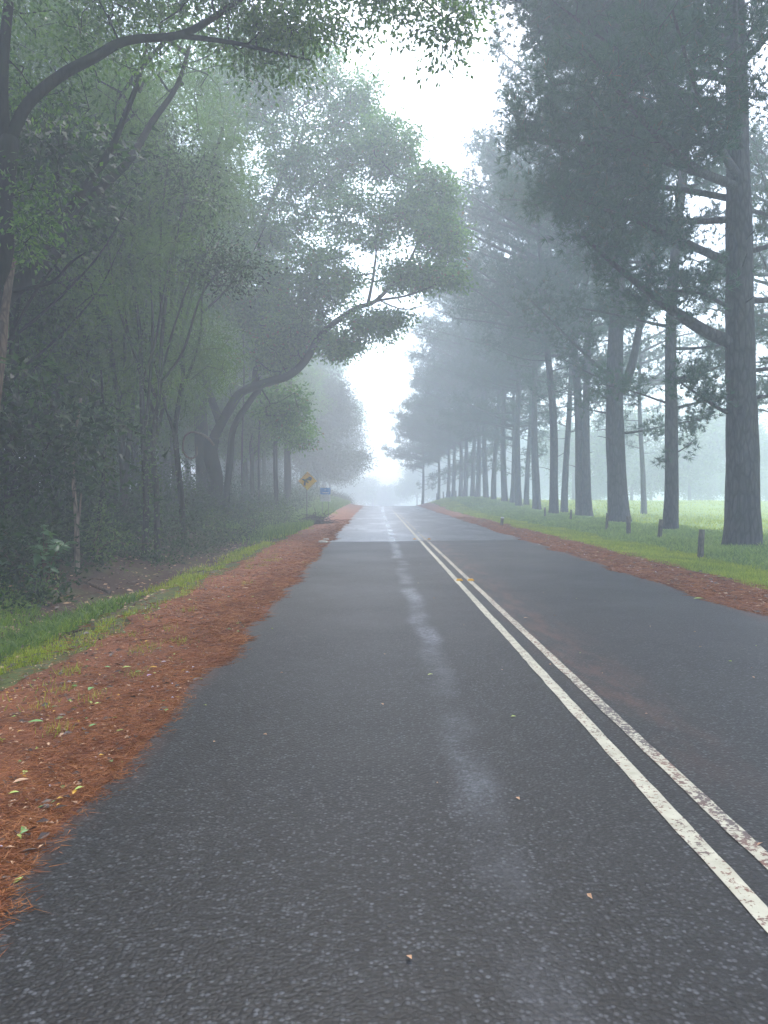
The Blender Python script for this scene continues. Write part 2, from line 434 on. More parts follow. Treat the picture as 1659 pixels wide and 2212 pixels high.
M['paint_worn'] = paint('flaking_white_paint', .61)

def ground_mat():
    m, N, L = mat('verge_and_field_ground')
    tc = N.new("ShaderNodeTexCoord"); src = tc.outputs['Object']
    sx = N.new("ShaderNodeSeparateXYZ"); L.new(src, sx.inputs[0]); X, Y = sx.outputs[0], sx.outputs[1]
    n1 = noise(N, L, src, 1.1, 5, .65); n2 = noise(N, L, src, 14, 4, .7); n3 = noise(N, L, src, .25, 3); n4 = noise(N, L, src, 55, 3, .7)
    Xw = math_(N, L, 'ADD', X, math_(N, L, 'MULTIPLY', math_(N, L, 'SUBTRACT', n1.outputs[0], .5), 1.3))
    soil = ramp(N, [(.3, (.030, .018, .013)), (.7, (.095, .050, .034))]); L.new(n2.outputs[0], soil.inputs[0])
    lit = ramp(N, [(.25, (.10, .038, .021)), (.55, (.20, .075, .040)), (.8, (.30, .14, .08))]); L.new(n2.outputs[0], lit.inputs[0])
    gr = ramp(N, [(.3, (.055, .095, .018)), (.7, (.15, .23, .045))]); L.new(n2.outputs[0], gr.inputs[0])
    field = ramp(N, [(.3, (.17, .26, .060)), (.7, (.27, .37, .095))]); L.new(n3.outputs[0], field.inputs[0])
    fieldc = mix(N, L, math_(N, L, 'MULTIPLY', n2.outputs[0], .35), field.outputs[0], (.05, .09, .02))
    leftg = band(N, L, Xw, -4.3, -3.6, -3.2, -2.8)
    patch = math_(N, L, 'MULTIPLY', band(N, L, n1.outputs[0], .48, .60, 2, 3), band(N, L, X, -7, -6, -4, -3.4))
    leftg = math_(N, L, 'MAXIMUM', leftg, math_(N, L, 'MULTIPLY', patch, .45))
    farl = math_(N, L, 'MULTIPLY', band(N, L, Y, 34, 46, 500, 600), band(N, L, Xw, -9, -7.5, -3.6, -3.0))
    leftg = math_(N, L, 'MAXIMUM', leftg, farl)
    col = soil.outputs[0]
    col = mix(N, L, math_(N, L, 'MULTIPLY', leftg, .5), col, gr.outputs[0])
    Xl = math_(N, L, 'ADD', X, math_(N, L, 'MULTIPLY', math_(N, L, 'SUBTRACT', n1.outputs[0], .5), .8))
    col = mix(N, L, band(N, L, Xl, -3.15, -2.95, 6.35, 6.6), col, lit.outputs[0])
    col = mix(N, L, band(N, L, Xl, 6.35, 6.6, 11, 13), col, gr.outputs[0])
    col = mix(N, L, band(N, L, Xw, 11, 13.5, 900, 1000), col, fieldc)
    principled(N, L, col, .9, n2.outputs[0], .8, .03, .2)
    return m
M['ground'] = ground_mat()
def litter_mat():
    m, N, L = mat('red_needle_litter')
    tc = N.new("ShaderNodeTexCoord"); src = tc.outputs['Object']
    n2 = noise(N, L, mp(N, L, src, (1, 1, 1)), 45, 5, .75, 1.5); n3 = noise(N, L, src, 1.4, 4, .6); n5 = noise(N, L, src, 6, 4, .6)
    r = ramp(N, [(.25, (.075, .030, .018)), (.5, (.23, .084, .038)), (.8, (.40, .18, .08))]); L.new(n2.outputs[0], r.inputs[0])
    lg = ramp(N, [(.3, (.6, .62, .65)), (.7, (1.25, 1.2, 1.15))]); L.new(n3.outputs[0], lg.inputs[0])
    col = mix(N, L, 1.0, r.outputs[0], lg.outputs[0], 'MULTIPLY')
    col = mix(N, L, band(N, L, n5.outputs[0], .58, .70, 2, 3), col, (.055, .022, .014))
    principled(N, L, col, .85, n2.outputs[0], 1.0, .015, .2)
    return m
M['litter'] = litter_mat()
M['steel'] = simple('weathered_steel', (.10, .105, .11), .6, 8, .2, metal=.3)
M['sign_yellow'] = simple('sign_yellow', (1.0, .54, .006), .45, 5, .08)
M['sign_bright'] = simple('sign_yellow_bright', (.95, .62, .01), .4)
M['sign_black'] = simple('sign_black', (.02, .02, .022), .5)
M['sign_blue'] = simple('sign_blue', (.05, .26, .68), .45, 4, .08)
M['sign_white'] = simple('sign_white', (.84, .88, .88), .45, 4, .05)
M['sign_grey'] = simple('sign_grey_print', (.22, .26, .28), .5)
M['yellow_plastic'] = simple('yellow_plastic', (.80, .40, .01), .4)
M['stone'] = simple('pale_stone', (.52, .50, .44), .8, 12, .2)
M['white_paint'] = simple('white_post_paint', (.72, .72, .68), .5)
M['leaf_yellow'] = simple('yellow_leaf', (.62, .34, .02), .5, 30, .2)
M['leaf_lime'] = simple('lime_leaf', (.38, .48, .10), .5, 30, .2)
M['leaf_green'] = simple('green_leaf', (.14, .30, .08), .5, 30, .2)
M['leaf_pink'] = simple('pink_petal', (.75, .22, .18), .5)
M['leaf_white'] = simple('white_petal', (.72, .68, .78), .5)
M['leaf_tan'] = simple('tan_leaf', (.50, .30, .17), .6, 30, .2)
M['leaf_lilac'] = simple('lilac_flower', (.55, .45, .80), .5)

# ------------------------------------------------------------------ ground sheet
def grid_sheet(name, xs, ys, zfun, m, parent=None):
    X, Y = np.meshgrid(xs, ys); Z = zfun(X, Y)
    nx, ny = len(xs), len(ys)
    i = np.arange(ny - 1)[:, None] * nx; j = np.arange(nx - 1)[None]
    f = np.stack([i + j, i + j + 1, i + nx + j + 1, i + nx + j], -1).reshape(-1, 4)
    g = Geo(); g.add(np.stack([X, Y, Z], -1).reshape(-1, 3), f, 0, True)
    return g.build(name, m, parent)
xs = np.concatenate([[-900, -400, -200, -140], np.arange(-90, -20, 5), np.arange(-20, -8, .8), np.arange(-8, -1.4, .15), [-1.4, 0, 2, 4, 4.95], np.arange(5.05, 12, .2), np.arange(12, 30, 1.0), np.arange(30, 120, 8), [160, 300, 500, 900]])
ys = np.concatenate([[-300, -100, -40, -20, -8], np.arange(-4, 20, .2), np.arange(20, 60, .6), np.arange(60, 170, 2.5), [180, 200, 240, 320, 500, 900, 1400]])
ground = grid_sheet('ground', xs, ys, lambda X, Y: ground_z(X, Y), M['ground']); tag(ground, kind='structure')

# ------------------------------------------------------------------ road
def road_z(x, y, up): return ground_z(np.full_like(np.asarray(y, float), 2.0), y, False) + .03 + up
ry = np.concatenate([np.arange(-30, 90, 2.0), np.arange(90, 180, 1.5)])
def strip(g, ys, xl, xr, up, mi=0, nx=2):
    ys = np.asarray(ys, float); xl = np.broadcast_to(xl, ys.shape); xr = np.broadcast_to(xr, ys.shape)
    t = np.linspace(0, 1, nx)[None]
    X = xl[:, None] * (1 - t) + xr[:, None] * t; Y = ys[:, None] + 0 * t; Z = road_z(0, ys, up)[:, None] + 0 * t
    i = np.arange(len(ys) - 1)[:, None] * nx; j = np.arange(nx - 1)[None]
    f = np.stack([i + j, i + j + 1, i + nx + j + 1, i + nx + j], -1).reshape(-1, 4)
    g.add(np.stack([X, Y, Z], -1).reshape(-1, 3), f, mi, True)
g = Geo(); oy = np.concatenate([np.arange(22, 60, .3), np.arange(60, 180, 1.0)])
strip(g, oy, -1.62 + (vnoise(oy * 1.5, 0 * oy, 3) - .5) * .15, 5.05 + (vnoise(oy * 1.2, 0 * oy, 4) - .5) * .2, .0)
road_old = g.build('road', M['old_asphalt']); tag(road_old, kind='structure')
# the newer seal laid on top ends in a slightly slanting, ragged edge with real thickness
g = Geo()
ny = np.concatenate([np.arange(-30, 0, 2.0), np.arange(0, 24, .1)])
xl = -1.52 + (vnoise(ny * 1.5, 0 * ny, 13) - .5) * .15; xr = 5.02 + (vnoise(ny * 1.2, 0 * ny, 14) - .5) * .2
nxr = 60
t = np.linspace(0, 1, nxr)
rows = []
for yy, a, b in zip(ny, xl, xr): rows.append(np.stack([a + (b - a) * t, np.full(nxr, yy), np.full(nxr, .012)], 1))
xe = xl[-1] + (xr[-1] - xl[-1]) * t
ye = 24.7 + (xe + 1.5) / 6.5 * 1.2 + (vnoise(xe * 2.2, 0 * xe, 8) - .5) * .22
for f_ in (.5, 1.0): rows.append(np.stack([xe, 24 + (ye - 24) * f_, np.full(nxr, .012)], 1))
rows.append(np.stack([xe, ye + .02, np.full(nxr, .0005)], 1))
V = np.concatenate(rows); n_ = len(rows)
i = np.arange(n_ - 1)[:, None] * nxr; j = np.arange(nxr - 1)[None]
g.add(V, np.stack([i + j, i + j + 1, i + nxr + j + 1, i + nxr + j], -1).reshape(-1, 4), 0, False)
road_new = g.build('fresh_road_surface', M['asphalt']); tag(road_new, kind='structure')

# worn lip just past the join, its wet sheen painted in as pale colour
m_, N_, L_ = mat('worn_sheen_join')
tc_ = N_.new("ShaderNodeTexCoord"); nn_ = noise(N_, L_, mp(N_, L_, tc_.outputs['Object'], (1, 3, 1)), 2.0, 4, .7)
rr_ = ramp(N_, [(.35, (.14, .14, .145)), (.60, (.50, .51, .53))]); L_.new(nn_.outputs[0], rr_.inputs[0])
principled(N_, L_, rr_.outputs[0], .18, None)
g = Geo()
a_ = np.stack([xe[:-1], ye[:-1] + .022, np.full(nxr - 1, .0045)], 1); wv = .10 + .14 * vnoise(xe * 1.3, 0 * xe, 21)
top = np.stack([xe, ye + .024, np.full(nxr, .0045)], 1); bot = np.stack([xe, ye + .03 + wv, np.full(nxr, .0045)], 1)
V = np.concatenate([top, bot]); j = np.arange(nxr - 1)
g.add(V, np.stack([j, j + 1, nxr + j + 1, nxr + j], 1), 0)
o = g.build('road_join', m_); tag(o, kind='structure')

# painted lines
def line(name, segs, x0, x1, up, m, parent):
    g = Geo()
    for (a, b) in segs:
        ys_ = np.linspace(a, b, max(3, int((b - a) / .12)))
        w = (vnoise(ys_ * 6, 0 * ys_, 31) - .5) * .012
        strip(g, ys_, x0 + w, x1 - w[::-1] * .7, up)
    return g.build(name, m, parent)
line('centre_line', [(-12, 25.0)], 1.405, 1.495, .0165, M['paint'], road_new)
line('centre_line', [(-12, 24.9)], 1.640, 1.725, .0165, M['paint_worn'], road_new)
line('centre_line', [(25.35, 62), (63.5, 66), (69, 72), (78, 81), (87, 90)], 1.405, 1.50, .0045, M['paint'], road_old)
line('centre_line', [(25.35, 29.5), (30.2, 31.2), (33, 44), (46, 56)], 1.64, 1.715, .0045, M['paint_worn'], road_old)

def marker(x, y, z, label):
    g = Geo(); g.box((0, 0, .004), (.115, .10, .008))
    g2 = Geo(); g2.box((0, 0, .019), (.105, .085, .022), taper=.72)
    r = root('pavement_marker', (x, y, z)); tag(r, label, 'road marker', 'raised yellow markers beside the double line')
    g.build('base', M['yellow_plastic'], r); g2.build('reflector', M['yellow_plastic'], r)
marker(1.497, 13.8, .0168, 'raised yellow marker on the left centre line, nearer pair')
marker(1.70, 13.8, .0168, 'raised yellow marker on the right centre line, nearer pair')
marker(1.31, 26.25, .002, 'raised yellow marker left of the double line at the seal join')
marker(1.80, 26.25, .002, 'raised yellow marker right of the double line at the seal join')

# ------------------------------------------------------------------ needle litter along both edges (uncountable)
rng = np.random.default_rng(7)
def edge_l(y): return -1.57 + (fbm(y * 1.1, 0 * y, 41, 4) - .5) * .42 + (vnoise(y * 9, 0 * y, 42) - .5) * .07
def edge_r(y): return 5.0 - (fbm(y * .7, 0 * y, 43, 4) - .5) * .7
def litter_bed(yv, ein, eout, nx, seed):
    g = Geo(); t = np.linspace(0, 1, nx)
    X = ein[:, None] * (1 - t) + eout[:, None] * t; Y = yv[:, None] + 0 * t
    base = np.maximum(ground_z(X, Y) + .006, np.where((X > -1.7) & (X < 5.2), road_z(0, Y, .014), -9))
    Z = base + (.004 + .035 * fbm(X * 7, Y * 7, seed, 3)) * sstep(0, .14, np.abs(X - ein[:, None])) 
    Z[:, 0] = base[:, 0] - .002
    i = np.arange(len(yv) - 1)[:, None] * nx; j = np.arange(nx - 1)[None]
    f = np.stack([i + j, i + j + 1, i + nx + j + 1, i + nx + j], -1).reshape(-1, 4)
    if ein[0] > eout[0]: f = f[:, ::-1]
    g.add(np.stack([X, Y, Z], -1).reshape(-1, 3), f, 0, True)
    return g
yv = np.concatenate([np.arange(-2, 10, .04), np.arange(10, 30, .1), np.arange(30, 110, .4)])
def needles(g, xs_, ys_, zs_, L, W, tilt=.25, mi=0):
    n = len(xs_); a = rng.uniform(0, 2 * np.pi, n)
    D = np.stack([np.cos(a), np.sin(a), rng.normal(0, tilt, n) * .5 + .08], 1)
    leaves(g, np.stack([xs_, ys_, zs_], 1), D, L, W, rng, mi, True)
gl = litter_bed(yv, edge_l(yv), -3.25 + (fbm(yv * .8, 0 * yv, 45) - .5) * .8, 22, 51)
def scatter_litter(g, n, ymin, ymax, side, L, W):
    u = rng.uniform(0, 1, n); ys_ = ymin * (ymax / ymin) ** u
    if side < 0:
        e = edge_l(ys_); off = rng.exponential(.5, n) - .05; x_ = e - off + np.abs(rng.normal(0, .06, n)) * (rng.random(n) < .3)
    else:
        e = edge_r(ys_); off = rng.uniform(-.05, 1.6, n); x_ = e + off
    zb = np.maximum(ground_z(x_, ys_) + .01, np.where((x_ > -1.7) & (x_ < 5.2), road_z(0, ys_, .016), -9)) + rng.uniform(.004, .035, n) * sstep(-.05, .2, off)
    needles(g, x_, ys_, zb, L * rng.uniform(.6, 1.3, n), W)
scatter_litter(gl, 95000, 1.2, 14, -1, .075, .0042)
scatter_litter(gl, 16000, 8, 45, -1, .17, .011)
o = gl.build('needle_litter', [M['litter'], M['needle']]); 
# needles use slot 1
me = o.data; mi = np.zeros(len(me.polygons), np.int32); lt = np.zeros(len(me.polygons), np.int32); me.polygons.foreach_get('loop_total', lt); mi[lt == 3] = 1
me.polygons.foreach_set('material_index', mi)
tag(o, 'red brown pine needle litter along the left road edge', 'leaf litter', kind='stuff')
gr_ = litter_bed(yv, edge_r(yv), 6.55 + (fbm(yv * .8, 0 * yv, 46) - .5) * .6, 18, 52)
scatter_litter(gr_, 26000, 7, 50, 1, .17, .010)
o = gr_.build('needle_litter', [M['litter'], M['needle']])
me = o.data; mi = np.zeros(len(me.polygons), np.int32); lt = np.zeros(len(me.polygons), np.int32); me.polygons.foreach_get('loop_total', lt); mi[lt == 3] = 1
me.polygons.foreach_set('material_index', mi)
tag(o, 'red brown pine needle litter along the right road edge', 'leaf litter', kind='stuff')

# small fallen leaves and bark chips all over the litter (uncountable)
g = Geo(); mats_l = [M['leaf_tan'], M['leaf_lime'], M['leaf_green'], M['leaf_white'], M['leaf_yellow'], simple('wet_brown_leaf', (.045, .022, .014), .45)]
def scatter_leaves(n, ymin, ymax, x0, x1, size, k, edge=None):
    u = rng.uniform(0, 1, n); ys_ = ymin * (ymax / ymin) ** u; x_ = rng.uniform(x0, x1, n)
    z_ = np.maximum(ground_z(x_, ys_) + .035, np.where((x_ > -1.7) & (x_ < 5.2), road_z(0, ys_, .018), -9))
    a = rng.uniform(0, 2 * np.pi, n); D = np.stack([np.cos(a), np.sin(a), rng.normal(0, .12, n)], 1)
    P = np.stack([x_, ys_, z_], 1); S = unit(np.stack([-np.sin(a), np.cos(a), rng.normal(0, .3, n)], 1)); s = size * rng.uniform(.5, 1.3, n)[:, None]
    mid = P + D * s * .45 + np.array([0, 0, .006])
    v = np.stack([P, mid + S * s * .24, P + D * s, mid - S * s * .24], 1)
    g.add(v.reshape(-1, 3), np.arange(4 * n).reshape(-1, 4), k)
scatter_leaves(2200, 1.5, 28, -3.3, -1.5, .036, 0); scatter_leaves(200, 1.5, 28, -3.3, -1.45, .05, 1)
scatter_leaves(160, 1.5, 28, -3.4, -1.5, .055, 2); scatter_leaves(110, 1.5, 32, -3.3, -1.45, .035, 3)
scatter_leaves(260, 1.5, 28, -3.2, -1.5, .04, 4)
scatter_leaves(700, 8, 45, 5.0, 6.6, .09, 0); scatter_leaves(120, 8, 45, 5.1, 6.6, .07, 3); scatter_leaves(80, 8, 45, 5.1, 6.6, .07, 1)
scatter_leaves(1500, 1.5, 28, -3.4, -1.5, .06, 5); scatter_leaves(900, 8, 45, 5.0, 6.7, .10, 5); scatter_leaves(1500, 6, 45, -7.5, -3.4, .11, 5)
scatter_leaves(1400, 6, 45, -7.5, -3.6, .10, 0); scatter_leaves(200, 6, 45, -7.0, -3.6, .08, 1)
scatter_leaves(45, 1.3, 25, -1.3, 4.8, .035, 0); scatter_leaves(14, 2, 25, -1.3, 4.8, .035, 1)
o = g.build('leaf_scatter', mats_l); tag(o, 'small tan, lime and white fallen leaves strewn over the verges', 'fallen leaves', kind='stuff')

# distinct fallen leaves and petals that stand out on the red litter
def fallen(px, py, size, m, label, cat='fallen leaf', ang=0.3, name='fallen_leaf'):
    Zd = CAM_H * F / (py - 1064.0); p = at(px, py, Zd)
    x, y = float(p[0]), float(p[1]); z = max(gz(x, y) + .045, (.02 if -1.5 < x < 5 else -9))
    g = Geo(); L_ = size; nseg = 5
    t = np.linspace(0, 1, nseg); w = np.sin(np.pi * np.clip(t * .92 + .04, 0, 1)) ** .8 * L_ * .26
    zz = .004 * np.sin(t * 3) 
    c = np.stack([(t - .5) * L_, 0 * t, zz], 1)
    l = c + np.stack([0 * t, w, .25 * w], 1); r_ = c - np.stack([0 * t, w, -.25 * w], 1)
    V = np.concatenate([l, c, r_]); j = np.arange(nseg - 1)
    g.add(V, np.concatenate([np.stack([j, nseg + j, nseg + j + 1, j + 1], 1), np.stack([nseg + j, 2 * nseg + j, 2 * nseg + j + 1, nseg + j + 1], 1)]), 0, True)
    o = g.build(name, m, None, (x, y, z)); o.rotation_euler = (0, 0, ang); tag(o, label, cat, 'fallen leaves and petals on the verge')
fallen(331, 1449, .07, M['leaf_yellow'], 'orange yellow leaf on the red litter beside the lilac petal', ang=.1)
fallen(317, 1388, .06, M['leaf_yellow'], 'yellow leaf on the red litter, above the pale petals', ang=1.2)
fallen(323, 1467, .05, M['leaf_lilac'], 'lilac petal lying on the red litter', 'petal', .5, 'fallen_petal')
fallen(354, 1437, .045, M['leaf_white'], 'white petal right of the orange yellow leaf', 'petal', .3, 'fallen_petal')
fallen(353, 1366, .05, M['leaf_pink'], 'pink petal on the red litter left of the road', 'petal', 1.0, 'fallen_petal')
fallen(274, 1447, .08, M['leaf_lime'], 'curled lime leaf on the red litter left of the yellow one', ang=.4)
fallen(299, 1458, .06, M['leaf_green'], 'small green leaf between the lime leaf and lilac petal', ang=.6)
fallen(197, 1493, .09, M['leaf_green'], 'upright looking green leaf further left on the red litter', ang=1.5)
fallen(77, 1565, .10, M['leaf_green'], 'long green leaf near the left edge of the photo', ang=.2)
fallen(201, 1578, .06, M['leaf_green'], 'bright green leaf low on the litter strip', ang=1.0)
fallen(259, 1592, .05, M['leaf_lime'], 'lime leaf close to the ragged asphalt edge', ang=.8)
fallen(172, 1718, .05, M['leaf_lime'], 'pale lime leaf at the asphalt edge, lowest on the left', ang=.9)
fallen(30, 1727, .05, M['leaf_lime'], 'small lime leaf at the lower left, deep in the litter', ang=.5)
fallen(45, 1700, .08, M['leaf_tan'], 'tan leaf beside the small lime leaf at lower left', ang=.7)
fallen(530, 1274, .12, M['leaf_tan'], 'orange tan leaf lying high up the left litter strip', ang=.1)
fallen(1510, 1296, .16, M['leaf_lime'], 'pale straw coloured leaf at the right asphalt edge', ang=.05)
fallen(1136, 1338, .06, M['leaf_tan'], 'pale leaf lying alone on the right lane', ang=.2)
fallen(930, 1462, .05, M['leaf_lime'], 'green leaf lying on the asphalt of the left lane', ang=.3)
#fallen(700, 1800, .03, M['leaf_tan'], 'orange tan leaf on the near asphalt of the left lane', ang=1.4)
#fallen(648, 1995, .028, M['leaf_tan'], 'tan leaf nearest the bottom of the photo on the asphalt', ang=1.3)

# ------------------------------------------------------------------ grass (uncountable)
def blades(name, xs_, ys_, h, w, m, label, lean=.35, two=False):
    n = len(xs_); zs_ = ground_z(xs_, ys_) - .01; g = Geo()
    a = rng.uniform(0, 2 * np.pi, n); ln = rng.uniform(.1, 1, n) * lean
    D = np.stack([np.cos(a) * ln, np.sin(a) * ln, np.ones(n)], 1); b = rng.uniform(0, 2 * np.pi, n)
    S = np.stack([np.cos(b), np.sin(b), 0 * b], 1); P = np.stack([xs_, ys_, zs_], 1)
    h = np.broadcast_to(h, n)[:, None]; w = np.broadcast_to(w, n)[:, None]
    if two:
        mid = P + D * h * .55; tip = mid + (D * np.array([2.6, 2.6, .75])) * h * .45
        v = np.stack([P - S * w * .5, P + S * w * .5, mid + S * w * .4, mid - S * w * .4, tip], 1)
        i = np.arange(n)[:, None] * 5
        g.add(v.reshape(-1, 3), i + np.array([[0, 1, 2, 3]]), 0)
        c0 = g.c - 5 * n
        g.l.append((i + np.array([[3, 2, 4]]) + c0).ravel()); g.n.append(np.full(n, 3)); g.m.append(np.zeros(n, int)); g.s.append(np.zeros(n, bool))
    else:
        v = np.stack([P - S * w * .5, P + S * w * .5, P + D * h], 1)
        g.add(v.reshape(-1, 3), np.arange(3 * n).reshape(-1, 3), 0)
    o = g.build(name, m); tag(o, label, 'grass', kind='stuff'); return o
def ysamp(n, a, b, p=1.0):
    u = rng.uniform(0, 1, n); return a * (b / a) ** u
def keep(x, y, f): k = rng.random(len(x)) < f; return x[k], y[k]
# left: bright strip between litter and ditch
y_ = ysamp(36000, 3.0, 60); x_ = rng.normal(-3.75, .32, len(y_)) + (fbm(y_ * .5, 0 * y_, 61) - .5) * .8
x_, y_ = keep(x_, y_, sstep(.47, .60, fbm(x_ * 1.6, y_ * .9, 62)) * (x_ < -2.7))
blades('verge_grass', x_, y_, rng.uniform(.04, .12, len(x_)) * (1 + y_ * .01), .008 + .0007 * y_, M['mown'], 'bright green grass strip between the red litter and the ditch on the left', .8)
# left: lusher patches in the ditch
y_ = ysamp(42000, 5, 45); x_ = rng.uniform(-7.2, -3.9, len(y_))
x_, y_ = keep(x_, y_, sstep(.57, .69, fbm(x_ * .8 + 3, y_ * .35, 63)) )
blades('ditch_grass', x_, y_, rng.uniform(.07, .24, len(x_)), .010 + .0008 * y_, M['grass'], 'lush green grass patches growing in the left ditch', .8, True)
# left: grass bank towards the signs
y_ = rng.uniform(28, 95, 50000); x_ = -3.2 - rng.exponential(1.6, len(y_))
x_, y_ = keep(x_, y_, sstep(25, 40, y_) * (x_ > -10))
blades('bank_grass', x_, y_, rng.uniform(.15, .45, len(x_)), .035, M['grass'], 'pale green grass on the left bank round the road signs', .7)
# small weed tufts on the litter
cx = np.concatenate([rng.uniform(-3.1, -2.0, 40)]); cyy = ysamp(40, 2.5, 20); k = 40
y_ = np.repeat(cyy, k) + rng.normal(0, .07, 40 * k); x_ = np.repeat(cx, k) + rng.normal(0, .06, 40 * k)
blades('weed_tufts', x_, y_, rng.uniform(.05, .13, len(x_)), .009, M['mown'], 'small yellow green weed tufts poking through the left litter strip', .9)
# right: mown strip
y_ = ysamp(90000, 9, 95); x_ = rng.uniform(6.3, 8.5, len(y_)); e_ = 6.5 + (fbm(y_ * .6, 0 * y_, 64) - .5) * .8
x_, y_ = keep(x_, y_, (x_ > e_) * 1.0)
blades('mown_grass', x_, y_, rng.uniform(.04, .10, len(x_)), .010 + .0011 * y_, M['mown'], 'short bright green grass strip between the right litter and the tall grass', .8)
# right: tall rank grass round the fence and the trunks
y_ = ysamp(95000, 11, 100); x_ = rng.uniform(8.0, 13.5, len(y_)); e_ = 8.3 + (fbm(y_ * .5, 0 * y_, 65) - .5) * .9
x_, y_ = keep(x_, y_, (x_ > e_) * (1 - .6 * sstep(11.5, 13.5, x_)))
hh = .10 + .24 * fbm(x_ * .7, y_ * .5, 66) * sstep(8.1, 9.2, x_)
blades('tall_grass', x_, y_, hh * rng.uniform(.6, 1.2, len(x_)), .012 + .0011 * y_, M['tall'], 'tall dull green grass round the fence posts and pine trunks', .55, True)
# pasture
y_ = ysamp(60000, 16, 110); x_ = 12.5 + rng.uniform(0, 1, len(y_)) ** 1.3 * 50
blades('pasture_grass', x_, y_, rng.uniform(.06, .2, len(x_)), .03 + .001 * y_, M['mown'], 'short pale green pasture grass in the misty field', .8)

# ------------------------------------------------------------------ tree builders
def blob_targets(rng, blobs, n):
    """blobs: (centre, (rx,ry,rz), weight); points spread through the volume, more of them near the outside"""
    w = np.array([b[2] for b in blobs], float); w /= w.sum()
    k = rng.choice(len(blobs), n, p=w); out = []
    d = unit(rng.normal(size=(n, 3))); r = rng.uniform(.15, 1, n) ** .5
    c = np.array([b[0] for b in blobs])[k]; s = np.array([b[1] for b in blobs])[k]
    return c + d * r[:, None] * s

def broad_crown(g, rng, skel, blobs, nt, nl, leaf=(.12, .055), spread=.42, droop=.3, tri=False, mi_b=0, mi_l=1, seg=.6, tip=.006):
    T = blob_targets(rng, blobs, nt)
    pos, par, last = grow(g, skel, T, rng, seg, tip, mi_b)
    cl = np.repeat(T, nl, 0); n = len(cl)
    off = rng.normal(size=(n, 3)) * np.array([spread, spread, spread * .6])
    P = cl + off
    D = unit(off) + rng.normal(size=(n, 3)) * .7 + np.array([0, 0, -droop])
    leaves(g, P, D, leaf[0] * rng.uniform(.6, 1.25, n), leaf[1] * rng.uniform(.7, 1.2, n), rng, mi_l, tri)

def feather_crown(g, rng, skel, blobs, nt, per, L=.32, W=.013, mi_l=1):
    T = blob_targets(rng, blobs, nt)
    pos, par, last = grow(g, skel, T, rng, .6, .005, 0, .05)
    n = nt * per; cl = np.repeat(T, per, 0); off = rng.normal(size=(n, 3)) * np.array([.34, .34, .30]); P = cl + off
    bd = np.repeat(unit(rng.normal(size=(nt, 3)) + np.array([0, 0, -.9])), per, 0)
    D = bd + rng.normal(size=(n, 3)) * .33
    leaves(g, P, D, L * rng.uniform(.5, 1.3, n), W * rng.uniform(.7, 1.4, n), rng, mi_l, True)

def pine_tufts(g, rng, C, D, per, L, W, mi=1):
    n = len(C) * per; c = np.repeat(C, per, 0); d = np.repeat(unit(D), per, 0)
    dd = unit(d + rng.normal(size=(n, 3)) * .62)
    leaves(g, c, dd, L * rng.uniform(.7, 1.2, n), W * rng.uniform(.8, 1.3, n), rng, mi, True)

